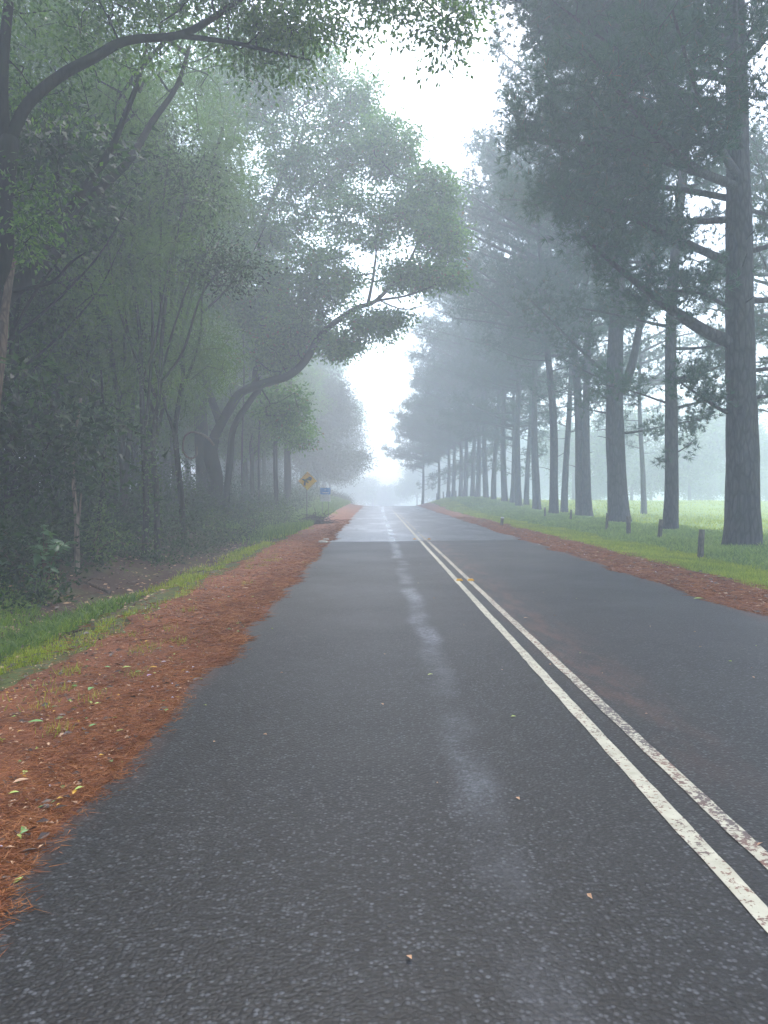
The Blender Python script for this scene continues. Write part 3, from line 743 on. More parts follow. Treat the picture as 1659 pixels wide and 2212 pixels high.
def pine(name, seed, H=24, r0=.38, zc=8.5, reach=8.5, bias=1.6, nlimb=34, tufts=9000, per=14, lean=(0, 0), fork=None, low_len=.55, extra=None, trunk_pts=None, taper=.9, needle=(.30, .030), stubs=6, lowclip=0):
    """meshes (list of (part name, mesh)) for one pine with its foot at the origin; +X side short, -X (road) side long"""
    rng = np.random.default_rng(seed); parts = []
    n = 26; z = np.linspace(-.4, H, n)
    if trunk_pts is not None:
        tp = catmull(np.array(trunk_pts), 6); 
    else:
        tp = np.stack([lean[0] * np.clip(z / H, 0, 1) ** 1.3 + .12 * np.sin(z * .35 + seed), lean[1] * z / H + .12 * np.cos(z * .3 + seed * 2), z], 1)
    zz = tp[:, 2]; rr = r0 * (1 - taper * np.clip(zz / H, 0, 1) ** 1.15)
    g = Geo(); loft(g, tp, np.maximum(rr, .03), 16, 0, .10, seed, flare=(.38, .9)); parts.append(('trunk', g.mesh('trunk', [M['pine_bark']])))
    def on_trunk(h): return np.array([np.interp(h, zz, tp[:, k]) for k in range(3)]), float(np.interp(h, zz, rr))
    skel = [tp[(zz > zc)]]; T = []; TD = []
    axes = [(None, zc, H)]
    if fork is not None:
        fp, fr = fork; fp = catmull(np.array(fp), 6); frr = np.linspace(fr, .05, len(fp))
        g = Geo(); loft(g, fp, frr, 12, 0, .08, seed + 1); parts.append(('limb', g.mesh('limb', [M['pine_bark']])))
        skel.append(fp[len(fp) // 3:])
    gb = Geo()
    def limb(h, az, ln, rise, r, sides=7, dead=False, base=None):
        b, tr = on_trunk(h) if base is None else base
        d = np.array([math.cos(az), math.sin(az), 0]); m = 6
        t = np.linspace(0, 1, m)
        sw = rng.normal(0, .10); sag = rng.uniform(-.05, .10)
        side = np.array([-d[1], d[0], 0])
        p = b + d[None] * (tr * .5 + ln * t[:, None]) + side[None] * (sw * ln * t[:, None] ** 2) + np.array([0, 0, 1.])[None] * (ln * (rise * t ** 1.4 + sag * np.sin(t * np.pi)))[:, None]
        p = catmull(p, 3)
        loft(gb, p, np.linspace(r, max(.012, r * .22), len(p)), sides, 0, .12, seed)
        return p
    wsum = 0; LP = []
    hs_ = np.sort(rng.uniform(zc, H * .97, nlimb))
    hs_[:4] = zc + np.array([0, .3, .9, 1.2])
    for i, h in enumerate(hs_):
        az = rng.uniform(0, 2 * np.pi); u = (h - zc) / (H - zc)
        road = .5 - .5 * math.cos(az)      # 1 towards -X
        ln = reach * (low_len + (1 - low_len) * min(1, u * 3)) * (1 - .62 * u ** 1.6) * ((.52 + .48 * road) if bias else 1) * rng.uniform(.75, 1.1)
        rise = .10 + .55 * u + rng.normal(0, .08)
        LP.append(limb(h, az, ln, rise, .045 + .012 * ln))
    if extra:
        for (h, az, ln, rise, r) in extra: LP.append(limb(h, az, ln, rise, r, 9))
    if fork is not None:
        for q in range(10):
            i0 = rng.integers(len(fp) // 3, len(fp)); az = rng.uniform(0, 2 * np.pi)
            LP.append(limb(0, az, rng.uniform(2.5, 5.5), .35, .07, base=(fp[i0], .08)))
    for q in range(stubs):
        h = rng.uniform(3.2, zc + 1.5); limb(h, rng.uniform(0, 2 * np.pi), rng.uniform(.25, 1.3), rng.uniform(0, .6), .035, 5)
    # shoots spread along the outer part of each limb
    lens = np.array([np.linalg.norm(p[-1] - p[0]) for p in LP]); nt = max(200, int(tufts / 7))
    cnt = np.maximum(3, (nt * lens ** 1.5 / np.sum(lens ** 1.5)).astype(int))
    TT = []
    for p, c, ln in zip(LP, cnt, lens):
        t = rng.uniform(.32, 1.04, c); idx = t * (len(p) - 1)
        q = np.stack([np.interp(idx, np.arange(len(p)), p[:, k]) for k in range(3)], 1)
        q += (t - 1)[:, None] * 0
        d = unit(p[-1] - p[0]); s = np.cross(d, [0, 0, 1.]); 
        wdt = ln * .30 * np.sin(np.clip((t - .2) / .8, 0, 1) * np.pi * .80)
        q = q + s[None] * (rng.uniform(-1, 1, c) * wdt)[:, None] + np.array([0, 0, 1.])[None] * (rng.normal(.15, .20, c))[:, None]
        q += rng.normal(size=(c, 3)) * .15
        TT.append(q)
    T = np.concatenate(TT); skel = np.concatenate(skel + LP)
    pos, par, last = grow(gb, skel, T, rng, .45, .006, 0, .05)
    dirs = unit(T - pos[par[last]]) + np.array([0, 0, .55])
    # a foxtail of several whorls along each shoot
    C = []; D = []
    for k in range(7):
        j = rng.normal(size=T.shape) * .16
        C.append(T + j + dirs * ((k - 3) * .085)); D.append(dirs + rng.normal(size=T.shape) * .45)
    C = np.concatenate(C); D = np.concatenate(D)
    if lowclip: 
        kk = C[:, 2] > lowclip; C, D = C[kk], D[kk]
    pine_tufts(gb, rng, C, D, per, needle[0], needle[1], 1)
    parts.append(('crown', gb.mesh('crown', [M['pine_bark'], M['pine_leaf']])))
    return parts

def place(name, parts, loc, rz, label, cat, group, sc=1.0, flip=False):
    r = root(name, loc, rz, sc)
    if flip: r.scale = (sc, -sc, sc)
    tag(r, label, cat, group)
    for pn, me in parts:
        new_obj(pn, me, r)
    return r

# ------------------------------------------------------------------ right: the pine row
PG = 'pines in the row along the misty field'
def base_at(px, Z, X=None):
    x = (px - 813) / F * Z; return np.array([x, Z, gz(x, Z)])
# nearest big pine: heavy limb sweeping up towards the road
b1 = base_at(1608, 22.3)
loc = lambda px, py, Z, b: at(px, py, Z) - b
P1 = pine('pine', 101, H=25, r0=.47, zc=9.6, reach=8.2, nlimb=40, tufts=27000, per=18, low_len=.8, taper=.80, needle=(.27, .020),
          trunk_pts=[(0, 0, -.5), (0, 0, 1.5), (-.02, .1, 4), (-.12, .1, 7.5), (-.16, .15, 11), (-.25, .2, 15), (-.3, .3, 20), (-.3, .3, 25)],
          extra=[(6.0, math.radians(182), 4.6, .62, .20), (8.3, math.radians(190), 5.2, .30, .13), (6.9, math.radians(205), 2.6, .1, .07), (3.9, math.radians(175), 1.9, .62, .07),
                 (7.2, math.radians(5), 4.5, .35, .09), (5.2, math.radians(20), 4.0, .12, .07), (4.4, math.radians(350), 3.8, .1, .06), (8.6, math.radians(340), 4, .45, .08)] + [(10.6, math.radians(185), 6.5, .15, .13), (11.8, math.radians(168), 6.2, .3, .12), (12.6, math.radians(200), 6.2, .32, .11), (10.2, math.radians(158), 5.8, .12, .10), (13.6, math.radians(182), 5.6, .3, .10)], stubs=8)
place('pine_tree', P1, b1, 0, 'nearest and thickest pine at the right edge, its heavy limb reaching to the road', 'pine tree', PG)
b2 = base_at(1443, 31)
P2 = pine('pine', 102, H=22, r0=.27, zc=11.5, reach=5.0, nlimb=22, tufts=4500, per=18, needle=(.27, .022), low_len=.7, taper=.6, lean=(.9, 0),
          extra=[(5.2, math.radians(185), 3.0, .25, .05), (6.2, math.radians(10), 3.0, .35, .07), (5.0, math.radians(5), 4.5, .12, .06), (4.4, math.radians(20), 2.2, .2, .04), (3.2, math.radians(8), 1.0, .6, .03), (7.4, math.radians(355), 4.2, .2, .07), (8.3, math.radians(175), 3.5, .3, .07), (2.8, math.radians(190), .7, .3, .025)], stubs=6)
place('pine_tree', P2, b2, 0, 'slender straight pine between the nearest thick pine and the forked pine', 'pine tree', PG)
b3 = base_at(1337, 38.3)
P3 = pine('pine', 103, H=25, r0=.50, zc=12.2, reach=9.0, nlimb=34, tufts=12000, per=14, needle=(.28, .028), low_len=.6, taper=.75, lean=(-.4, 0),
          fork=([(.05, 0, 6.6), (.55, -.1, 7.8), (1.0, -.1, 10), (1.6, 0, 13), (1.9, .1, 17), (2.1, .1, 21)], .25),
          extra=[(7.2, math.radians(170), 2.4, .5, .07), (4.6, math.radians(8), 3.4, .22, .07), (5.6, math.radians(172), 1.5, .25, .06), (7.4, math.radians(215), 5.5, .55, .10), (6.2, math.radians(190), 1.0, .6, .06)], stubs=7)
place('pine_tree', P3, b3, 0, 'thick pine forking halfway up into two stems, third from the right edge', 'pine tree', PG)
V = [pine('pine', 110 + k, H=H, r0=r0, zc=zc, reach=rc, nlimb=34, tufts=7500, per=12, low_len=.75, lean=ln, taper=.7, stubs=9, needle=(.30, .034),
          extra=[(h, a, l, ri, .05) for h, a, l, ri in [(zc - .8, 3.3, 4.5, .3), (zc - 1.6, .3, 4.0, .15), (zc - 2.4, 5.6, 3.6, .2), (zc - 3.2, .9, 3.2, .1), (zc - 3.9, 2.6, 1.8, .35), (zc - 4.4, 6.1, 2.6, .25)]])
     for k, (H, r0, zc, rc, ln) in enumerate([(24, .30, 12.0, 11.0, (-.6, 0)), (22, .27, 11.0, 10.5, (.6, .3)), (25, .33, 12.4, 11.5, (-1.6, 0)), (19, .28, 7.2, 10.0, (.2, 0))])]
row = [
 # px, Z, variant, scale, label
 (1272, 50, 0, .98, 'straight pine standing close behind the leaning one, right of the pair'),
 (1257, 50.5, 2, .95, 'pine with a trunk leaning left that crosses close to its right hand neighbour'),
 (1223, 60, 1, .95, 'slim pine between the crooked trunk and the leaning pair'),
 (1200, 53, 2, .92, 'pine with a crooked lower trunk bending left above the fence'),
 (1160, 66, 0, 1.1, 'sturdy straight pine left of the crooked one'),
 (1140, 76, 1, .9, 'thin greyish pine just left of the sturdy straight pine'),
 (1122, 73, 0, 1.0, 'pine in the middle of the row where the trunks begin to fade'),
 (1108, 79, 3, .9, 'narrow faded pine squeezed between two broader trunks'),
 (1091, 80, 0, 1.05, 'broad faded pine left of the narrow squeezed one'),
 (1069, 84, 1, 1.0, 'faded pine behind the white topped guide post'),
 (1050, 87, 0, .98, 'misty pine left of the guide post'),
 (1032, 91, 3, 1.05, 'misty pine, right one of a close pair far down the row'),
 (1022, 94, 1, 1.0, 'misty pine, left one of a close pair far down the row'),
 (1005, 96, 3, 1.0, 'very faint pine sixth from the far end of the row'),
 (994, 99, 3, .95, 'very faint pine fifth from the far end of the row'),
 (979, 101, 3, .9, 'very faint pine fourth from the far end of the row'),
 (968, 104, 3, .85, 'very faint pine third from the far end of the row'),
 (947, 107, 3, .72, 'thin pale pine second from the far end of the row'),
 (913, 104, 3, .66, 'last pine of the row, thin bare trunk under a small tuft beside the crest'),
]
pr = np.random.default_rng(3)
for k, (px, Z, v, sc, lab) in enumerate(row):
    b = base_at(px, Z); place('pine_tree', V[v], b, pr.uniform(-.45, .45), lab, 'pine tree', PG, sc, flip=bool(pr.random() < .5))
# second line of pines standing behind, towards the field
for (px, Z, v, sc, lab) in [(1690, 34, 1, .8, 'pine beyond the right edge whose branches hang in from the side'),
                            (1390, 62, 1, .8, 'hazy pine further back, seen between the forked and the slender pine')]:
    b = base_at(px, Z); place('pine_tree', V[v], b, 2.8, lab, 'pine tree', PG, sc)

# faint wood where the road bends away beyond the crest
# faint trees beyond the pasture
def misty(seed, H, R):
    rng = np.random.default_rng(seed); g0 = Geo()
    tp = np.stack([np.zeros(8), np.zeros(8), np.linspace(-.3, H * .7, 8)], 1); loft(g0, tp, np.linspace(.35, .12, 8), 8)
    g1 = Geo(); bl = [((rng.normal(0, R * .4), rng.normal(0, R * .4), H * rng.uniform(.3, .85)), (R * .5, R * .5, R * .4), 1) for _ in range(9)]
    broad_crown(g1, rng, tp[3:], bl, 320, 34, (.45, .25), .7, .2, True, seg=1.2)
    return [('trunk', g0.mesh('trunk', [M['dark_bark']])), ('crown', g1.mesh('crown', [M['dark_bark'], M['broad_leaf']]))]
MS = [misty(201, 14, 6), misty(202, 11, 6.5)]
for i in range(11):
    px = 1240 + i * 42; Z = 128 + 14 * math.sin(i * 2.1); b = base_at(px, Z)
    place('field_tree', MS[i % 2], b, i * 1.3, 'barely visible tree in the fog beyond the pasture', 'tree', 'faint trees in the fog beyond the pasture', .7 + .5 * pr.random())

for i in range(16):
    Z = 185 + (i % 4) * 16 + 4 * math.sin(i * 3.3); X_ = -34 + i * 5.5
    place('field_tree', MS[i % 2], (X_, Z, gz(X_, Z)), i * 2.1, 'barely visible tree in the fog beyond the crest of the road', 'tree', 'faint trees in the fog beyond the road crest', (.75 if abs(X_) < 14 else 1.5) + .4 * pr.random())

# ------------------------------------------------------------------ left: the forest edge
def rel(pts, b): return [at(*p) - b for p in pts]
def radii(n, a, c): return np.linspace(a, c, n)
def stem_part(name, pts, ra, rb, m, sides=12, lump=.10, seed=0, flare=None):
    p = catmull(pts, 5); g = Geo(); loft(g, p, radii(len(p), ra, rb), sides, 0, lump, seed, flare=flare); return (name, g.mesh(name, [m])), p

# A: near tree rooted outside the frame, limb arching across the top left
bA = np.array([-7.2, 10.0, gz(-7.2, 10.0)])
pt, pa = stem_part('trunk', [np.array([0, 0, -.4]), np.array([.15, .3, 2.2])] + rel([(-25, 620, 11.0), (5, 430, 11.4), (22, 300, 11.6)], bA), .22, .13, M['dark_bark'], 14, .14, 1, (.5, .6))
l1, pl1 = stem_part('limb', rel([(22, 300, 11.6), (60, 226, 11.8), (128, 166, 12), (205, 124, 12.2), (275, 88, 12.5), (385, 76, 12.8), (452, 44, 13), (530, -10, 13.2), (640, -90, 13.4), (760, -140, 13.4)], bA), .095, .03, M['dark_bark'], 10, .12, 2)
l2, pl2 = stem_part('limb', rel([(14, 330, 11.6), (4, 180, 11.6), (18, 20, 11.7), (40, -160, 12), (90, -320, 12)], bA), .10, .04, M['dark_bark'], 10, .12, 3)
l3, pl3 = stem_part('limb', rel([(385, 76, 12.8), (500, 92, 13.2), (590, 112, 13.6), (670, 130, 14)], bA), .05, .015, M['dark_bark'], 7, .1, 4)
l4, pl4 = stem_part('limb', rel([(640, -90, 13.4), (780, -60, 12.6), (900, -10, 12.2), (960, 40, 12)], bA), .04, .012, M['dark_bark'], 7, .1, 5)
rngA = np.random.default_rng(11); g = Geo()
def B(px, py, Z, rx, rz, w, b, ry=None): return (at(px, py, Z) - b, (rx, ry or rx, rz), w)
blA = [B(60, 60, 12.5, 1.6, 1.4, 1.0, bA), B(230, 10, 13.5, 1.5, 1.0, .8, bA), B(400, -30, 13.5, 1.5, 1.0, 1, bA), B(560, 20, 13.8, 1.2, .8, .8, bA), B(700, 0, 13, 1.1, .6, .7, bA), B(830, -25, 12.5, .9, .45, .3, bA),
       B(920, 30, 12, .5, .4, .2, bA), B(985, 45, 12, .35, .4, .16, bA), B(965, 115, 12, .22, .25, .07, bA), B(600, 110, 14, .9, .6, .5, bA), B(30, 460, 11.5, .8, .9, .4, bA), B(60, -200, 12.5, 2.0, 1.5, 1, bA), B(330, -220, 13, 2.2, 1.4, 1, bA), B(700, -220, 13, 2, 1.0, .8, bA)]
broad_crown(g, rngA, np.concatenate([pa[12:], pl1[6:], pl2[4:], pl3, pl4]), blA, 620, 52, (.105, .05), .22, .6, seg=.4, tip=.004)
cr = ('crown', g.mesh('crown', [M['dark_bark'], M['broad_leaf']]))
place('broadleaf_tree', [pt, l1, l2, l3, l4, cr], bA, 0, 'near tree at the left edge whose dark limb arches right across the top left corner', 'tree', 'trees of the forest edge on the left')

# B: leaning tree rising to the right from the left edge, forking twice
bB = np.array([-9.6, 14.0, gz(-9.6, 14.0)])
pt, pb = stem_part('trunk', [np.array([0, 0, -.4]), np.array([.2, .1, 1.8])] + rel([(-60, 760, 14.4), (8, 646, 14.6), (100, 562, 15), (133, 492, 15.2)], bB), .22, .14, M['dark_bark'], 12, .12, 7, (.4, .6))
l1, q1 = stem_part('limb', rel([(133, 492, 15.2), (160, 452, 15.4), (227, 396, 15.8), (280, 345, 16.2), (330, 262, 17), (380, 190, 17.6), (410, 100, 18)], bB), .125, .04, M['dark_bark'], 10, .1, 8)
l2, q2 = stem_part('limb', rel([(140, 470, 15.3), (185, 405, 15), (235, 330, 15), (262, 270, 15), (300, 170, 15.2), (320, 80, 15.5)], bB), .10, .03, M['dark_bark'], 10, .1, 9)
l3, q3 = stem_part('limb', rel([(118, 530, 15.1), (108, 440, 15), (128, 360, 14.8), (142, 300, 14.8), (150, 210, 15)], bB), .09, .03, M['dark_bark'], 9, .1, 10)
l4, q4 = stem_part('limb', rel([(20, 630, 14.6), (110, 610, 14.2), (150, 570, 14), (185, 545, 14)], bB), .045, .012, M['dark_bark'], 7, .1, 12)
g = Geo(); rngB = np.random.default_rng(12)
blB = [B(70, 330, 16.9, 1.4, 1.2, 1, bB), B(180, 230, 17.9, 1.5, 1.2, 1, bB), B(330, 200, 19.9, 1.8, 1.4, 1, bB), B(60, 560, 17.4, 1.1, .9, .7, bB), B(410, 60, 20.9, 2, 1.6, 1, bB), B(260, 60, 17.9, 1.6, 1.2, .9, bB), B(130, 180, 18.9, 2, 1.5, 1, bB), B(20, 780, 16.9, .9, .9, .5, bB), B(160, 640, 16.9, .9, .6, .4, bB)]
feather_crown(g, rngB, np.concatenate([pb[10:], q1[4:], q2[4:], q3[4:], q4[3:]]), blB, 650, 62, .20, .013)
cr = ('crown', g.mesh('crown', [M['dark_bark'], M['she_leaf']]))
place('leaning_tree', [pt, l1, l2, l3, l4, cr], bB, 0, 'dark tree leaning right from the left edge and forking below the arching limb', 'tree', 'trees of the forest edge on the left')

# G: large tree with the long limb arching over the road
bG = np.array([-7.9, 37.5, gz(-7.9, 37.5)])
pt, pg0 = stem_part('trunk', [np.array([0, 0, -.4])] + rel([(466, 1040, 37.5), (455, 980, 37.5), (461, 946, 37.5)], bG), .42, .30, M['dark_bark'], 14, .15, 21, (.4, .8))
l1, g1 = stem_part('limb', rel([(461, 946, 37.5), (492, 889, 37.2), (521, 848, 37), (571, 828, 36.6), (622, 812, 36.2), (658, 781, 36), (684, 737, 35.6), (705, 712, 35.4), (747, 679, 35), (775, 663, 35), (810, 651, 35), (857, 604, 35), (880, 572, 35), (905, 520, 35)], bG), .24, .05, M['dark_bark'], 12, .12, 22)
l2, g2 = stem_part('limb', [at(489, 1130, 37.2) - bG] + rel([(490, 1060, 37), (497, 1000, 37), (504, 926, 37), (539, 868, 37), (565, 834, 36.8)], bG), .18, .14, M['dark_bark'], 12, .12, 23)
l3, g3 = stem_part('limb', rel([(800, 653, 35), (835, 646, 35), (873, 640, 34.5), (927, 621, 34), (970, 600, 34)], bG), .07, .02, M['dark_bark'], 8, .1, 24)
l4, g4 = stem_part('limb', rel([(795, 655, 35), (806, 600, 35.4), (812, 550, 35.8), (818, 480, 36)], bG), .08, .03, M['dark_bark'], 8, .1, 25)
l5, g5 = stem_part('limb', rel([(550, 842, 37), (560, 740, 38), (575, 640, 38.5), (560, 520, 39), (600, 400, 39), (640, 290, 39)], bG), .20, .07, M['dark_bark'], 9, .1, 26)
l6, g6 = stem_part('limb', rel([(475, 915, 37.6), (440, 800, 38), (430, 650, 38.5), (450, 500, 38.5), (500, 380, 38)], bG), .20, .06, M['dark_bark'], 9, .1, 27)
l7, g7 = stem_part('limb', rel([(817, 648, 35), (870, 668, 34.6), (915, 660, 34.2), (935, 652, 34)], bG), .035, .01, M['dark_bark'], 6, .1, 28)
g = Geo(); rngG = np.random.default_rng(13)
blG = [B(760, 230, 38, 1.6, 1.7, .7, bG), B(830, 330, 37, 1.9, 1.6, 1.2, bG), B(920, 430, 36, 1.5, 1.5, 1.2, bG), B(950, 520, 35, 1.2, 1.4, .9, bG), B(700, 360, 38, 2.2, 2.0, 1.2, bG), B(790, 480, 36, 2.2, 1.6, 1.0, bG), B(620, 300, 39, 2.4, 2.2, 1.2, bG), B(600, 460, 39, 2.6, 2.2, 1.3, bG),
       B(700, 600, 36, 1.8, 1.5, 1.1, bG), B(640, 700, 36.5, 1.6, 1.4, 1.2, bG), B(560, 640, 38, 2.0, 2.0, 1.2, bG), B(500, 500, 39, 2.3, 2.6, 1.2, bG), B(890, 600, 34.5, 1.5, .5, .6, bG), B(800, 700, 35, 1.2, .7, .42, bG), B(740, 750, 35.5, .9, .5, .35, bG), B(600, 770, 37, 1.4, 1.0, .8, bG), B(850, 690, 34.5, .8, .3, .16, bG), B(960, 600, 34, .9, .4, .3, bG), B(430, 420, 39, 2, 2.4, .8, bG), B(610, 880, 38, 1.3, 1.2, .5, bG), B(640, 940, 40, 1.0, 1.0, .3, bG), B(640, 170, 38, 1.8, 1.4, .7, bG), B(540, 180, 37, 2.2, 1.8, 1, bG), B(470, 260, 37, 2.2, 2, .9, bG), B(690, 110, 38, 1.3, .8, .35, bG), B(560, 90, 37, 1.8, 1.2, .6, bG), B(440, 150, 36, 1.8, 1.6, .6, bG)]
broad_crown(g, rngG, np.concatenate([g1[14:], g3, g4, g5[8:], g6[8:], g7]), blG, 1900, 60, (.21, .105), .31, .35, seg=.7, tip=.007)
cr = ('crown', g.mesh('crown', [M['dark_bark'], M['arch_leaf']]))
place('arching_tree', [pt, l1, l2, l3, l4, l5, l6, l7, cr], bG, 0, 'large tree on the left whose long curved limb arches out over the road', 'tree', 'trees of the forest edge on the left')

# generic forest trees
def forest(seed, H, R, r0, zc, nblob, nt, nl, m_b, m_l, leaf, feather=False, stems=1, spread=.5, tri=True):
    rng = np.random.default_rng(seed); parts = []; sk = []
    for s in range(stems):
        a = rng.uniform(0, 6.28); k = 0 if stems == 1 else rng.uniform(.10, .26)
        z = np.linspace(-.3, H * rng.uniform(.78, .92), 7)
        off = np.clip(z / H, 0, 1) ** 1.2 * H * k
        p = np.stack([math.cos(a) * (off + .12 * (stems > 1)) + rng.normal(0, .12, 7).cumsum() * .6, math.sin(a) * (off + .12 * (stems > 1)) + rng.normal(0, .12, 7).cumsum() * .6, z], 1)
        p[0, :2] = p[1, :2] * .9
        pr_, pp = stem_part('trunk' if s == 0 else 'stem', p, r0 * (1 if s == 0 else rng.uniform(.5, .85)), r0 * .22, m_b, 9, .14, seed + s, (.35, .5)); parts.append(pr_); sk.append(pp[pp[:, 2] > zc * .8])
    nl_ = 0
    for s in range(5):
        b = sk[s % stems][rng.integers(0, max(1, len(sk[s % stems]) // 2))]; a = rng.uniform(0, 6.28); ln = R * rng.uniform(.5, .95)
        p = [b, b + np.array([math.cos(a) * ln * .4, math.sin(a) * ln * .4, ln * .35]), b + np.array([math.cos(a + .2) * ln * .75, math.sin(a + .2) * ln * .75, ln * .8]), b + np.array([math.cos(a + .3) * ln, math.sin(a + .3) * ln, ln * 1.3])]
        pr_, pp = stem_part('limb', p, r0 * .38, r0 * .1, m_b, 6, .1, seed + 20 + s); parts.append(pr_); sk.append(pp[4:])
    bl = []
    for _ in range(nblob):
        a = rng.uniform(0, 6.28); zz = rng.uniform(zc, H); u = (zz - zc) / (H - zc); rr = R * rng.uniform(.1, .8) * (1 - .5 * u ** 2)
        bl.append(((math.cos(a) * rr, math.sin(a) * rr, zz), (R * .34, R * .34, R * .28), 1))
    for q in sk[:stems]: bl.append((q[-1] + np.array([0, 0, -.3]), (R * .3, R * .3, R * .35), 1.2))
    g = Geo()
    if feather: feather_crown(g, rng, np.concatenate(sk), bl, nt, nl, leaf[0], leaf[1])
    else: broad_crown(g, rng, np.concatenate(sk), bl, nt, nl, leaf, spread, .3, tri, seg=.8)
    parts.append(('crown', g.mesh('crown', [m_b, m_l])))
    return parts
FV_ = {
 'she_a': forest(301, 13, 3.6, .12, 3.6, 22, 620, 85, M['grey_bark'], M['she_leaf'], (.30, .020), True, 5),
 'she_b': forest(302, 15, 3.8, .13, 4.5, 22, 620, 85, M['dark_bark'], M['she_leaf'], (.32, .022), True, 4),
 'broad_a': forest(303, 17, 5.0, .24, 5.5, 24, 560, 72, M['dark_bark'], M['arch_leaf'], (.24, .13), spread=.42),
 'broad_b': forest(304, 15, 4.6, .20, 4.0, 24, 560, 72, M['grey_bark'], M['broad_leaf'], (.22, .12), spread=.42),
 'broad_c': forest(305, 9, 3.4, .10, 1.6, 22, 460, 90, M['dark_bark'], M['under_leaf'], (.19, .10), spread=.5, stems=3),
}
FG = 'trees of the forest edge on the left'
front = [ # x, y, variant, rot, scale, label
 (-7.6, 22.8, 'she_a', .3, 1.05, 'multi stemmed feathery tree with mossy stems, front one left of the log end'),
 (-8.3, 26.5, 'she_b', 2.0, 1.0, 'dark stemmed feathery tree just behind the front mossy clump'),
 (-10.6, 29.5, 'she_a', 4.1, 1.05, 'feathery tree left of the big dark trunk'),
 (-8.3, 16.4, 'broad_c', 1.0, 1.0, 'low dark leafy tree behind the broad leaved shrub'),
 (-8.2, 20.5, 'she_b', 5.2, .95, 'feathery tree behind the pale split sapling'),
 (-10.0, 38.5, 'broad_a', .6, 1.0, 'tree with a tall dark trunk directly left of the arching tree'),
 (-7.9, 49.0, 'broad_b', 1.9, .85, 'tree with a dark leaning trunk left of the yellow sign'),
 (-9.4, 55.0, 'broad_a', 3.0, .85, 'pale hazy tree with a straight trunk behind the yellow sign'),
 (-9.6, 66.0, 'broad_b', .2, .95, 'hazy round crowned tree on the bank behind the signs'),
 (-9.0, 79.0, 'broad_a', 2.2, .95, 'hazy tree on the bank, just beyond the blue sign'),
 (-7.0, 88.0, 'broad_c', 2.5, 1.5, 'faint bushy tree left of the crest of the road'),
 (-8.6, 92.0, 'broad_b', 4.4, 1.1, 'faint tree left of the crest, behind the bushy one'),
 (-6.6, 113.0, 'broad_c', 3.9, 1.6, 'very faint low tree whose leaves hang beside the crest of the road'),
 (-8.0, 119.0, 'broad_a', 5.0, 1.3, 'tall very faint tree beyond the crest on the left'),
 (-12.0, 108.0, 'broad_b', 1.0, 1.35, 'tall faint tree set back to the left of the crest'),
]
for (x, y, v, rz, sc, lab) in front:
    place('feathery_tree' if v.startswith('she') else 'forest_tree', FV_[v], (x, y, gz(x, y)), rz, lab, 'tree', FG, sc)
deep = []
dr = np.random.default_rng(5)
for yy in np.arange(5, 96, 4.6):
    for xx in (-11.0, -15.5, -21):
        x = xx + dr.normal(0, 1.0) - (2.0 if yy > 60 else 0); y = yy + dr.normal(0, 1.2) + (2 if xx == -15.5 else 0)
        if dr.random() < (.58 if yy < 60 else .2): continue
        if y < 17 and x > -10.5: continue
        v = dr.choice(['she_a', 'she_b', 'broad_a', 'broad_b', 'broad_c'], p=[.2, .22, .2, .2, .18])
        if (x + 10) ** 2 + (y - 38.5) ** 2 < 5: continue
        deep.append((x, y, v))
for (x, y, v) in deep:
    place('forest_tree', FV_[v], (x, y, gz(x, y)), dr.uniform(0, 6.28), 'tree of the left forest, set deep or unseen beside and behind the camera', 'tree', 'trees deep in the left forest', dr.uniform(.8, 1.15))

for (x, y, v, sc) in [(-9, -1, 'broad_a', 1), (-12, 3, 'she_b', 1.1), (-8, -8, 'broad_b', 1), (-14, -5, 'broad_a', 1.1), (-8, -16, 'broad_a', 1), (-10, -24, 'broad_b', 1.1), (-13, 14, 'broad_a', .9), (-13.5, 19.5, 'broad_b', .95), (-12.5, 25, 'she_b', 1.0), (-12, 31, 'broad_a', .9), (-17, 22, 'broad_a', 1.1), (-26, 8, 'broad_c', 1.6), (-27, 17, 'broad_b', 1), (-26, 27, 'broad_c', 1.6), (-27, 38, 'broad_b', 1.1), (-27, 50, 'broad_a', 1)]:  # those beside and behind the camera are unseen, also shading the near scene
    place('forest_tree', FV_[v], (x, y, gz(x, y)), x * 1.7 + y, 'tree of the left forest, set deep or unseen beside and behind the camera', 'tree', 'trees deep in the left forest', sc)
for (x, y, v, sc) in [(12.3, 13, 0, 1), (12.6, 3, 2, 1), (12, -7, 1, 1.05), (12.5, -17, 0, 1)]:  # row continued out of view, also shading the scene from behind
    place('pine_tree', V[v], (x, y, gz(x, y)), y * .1, 'pine standing beside or behind the camera in the same row', 'pine tree', PG, sc)

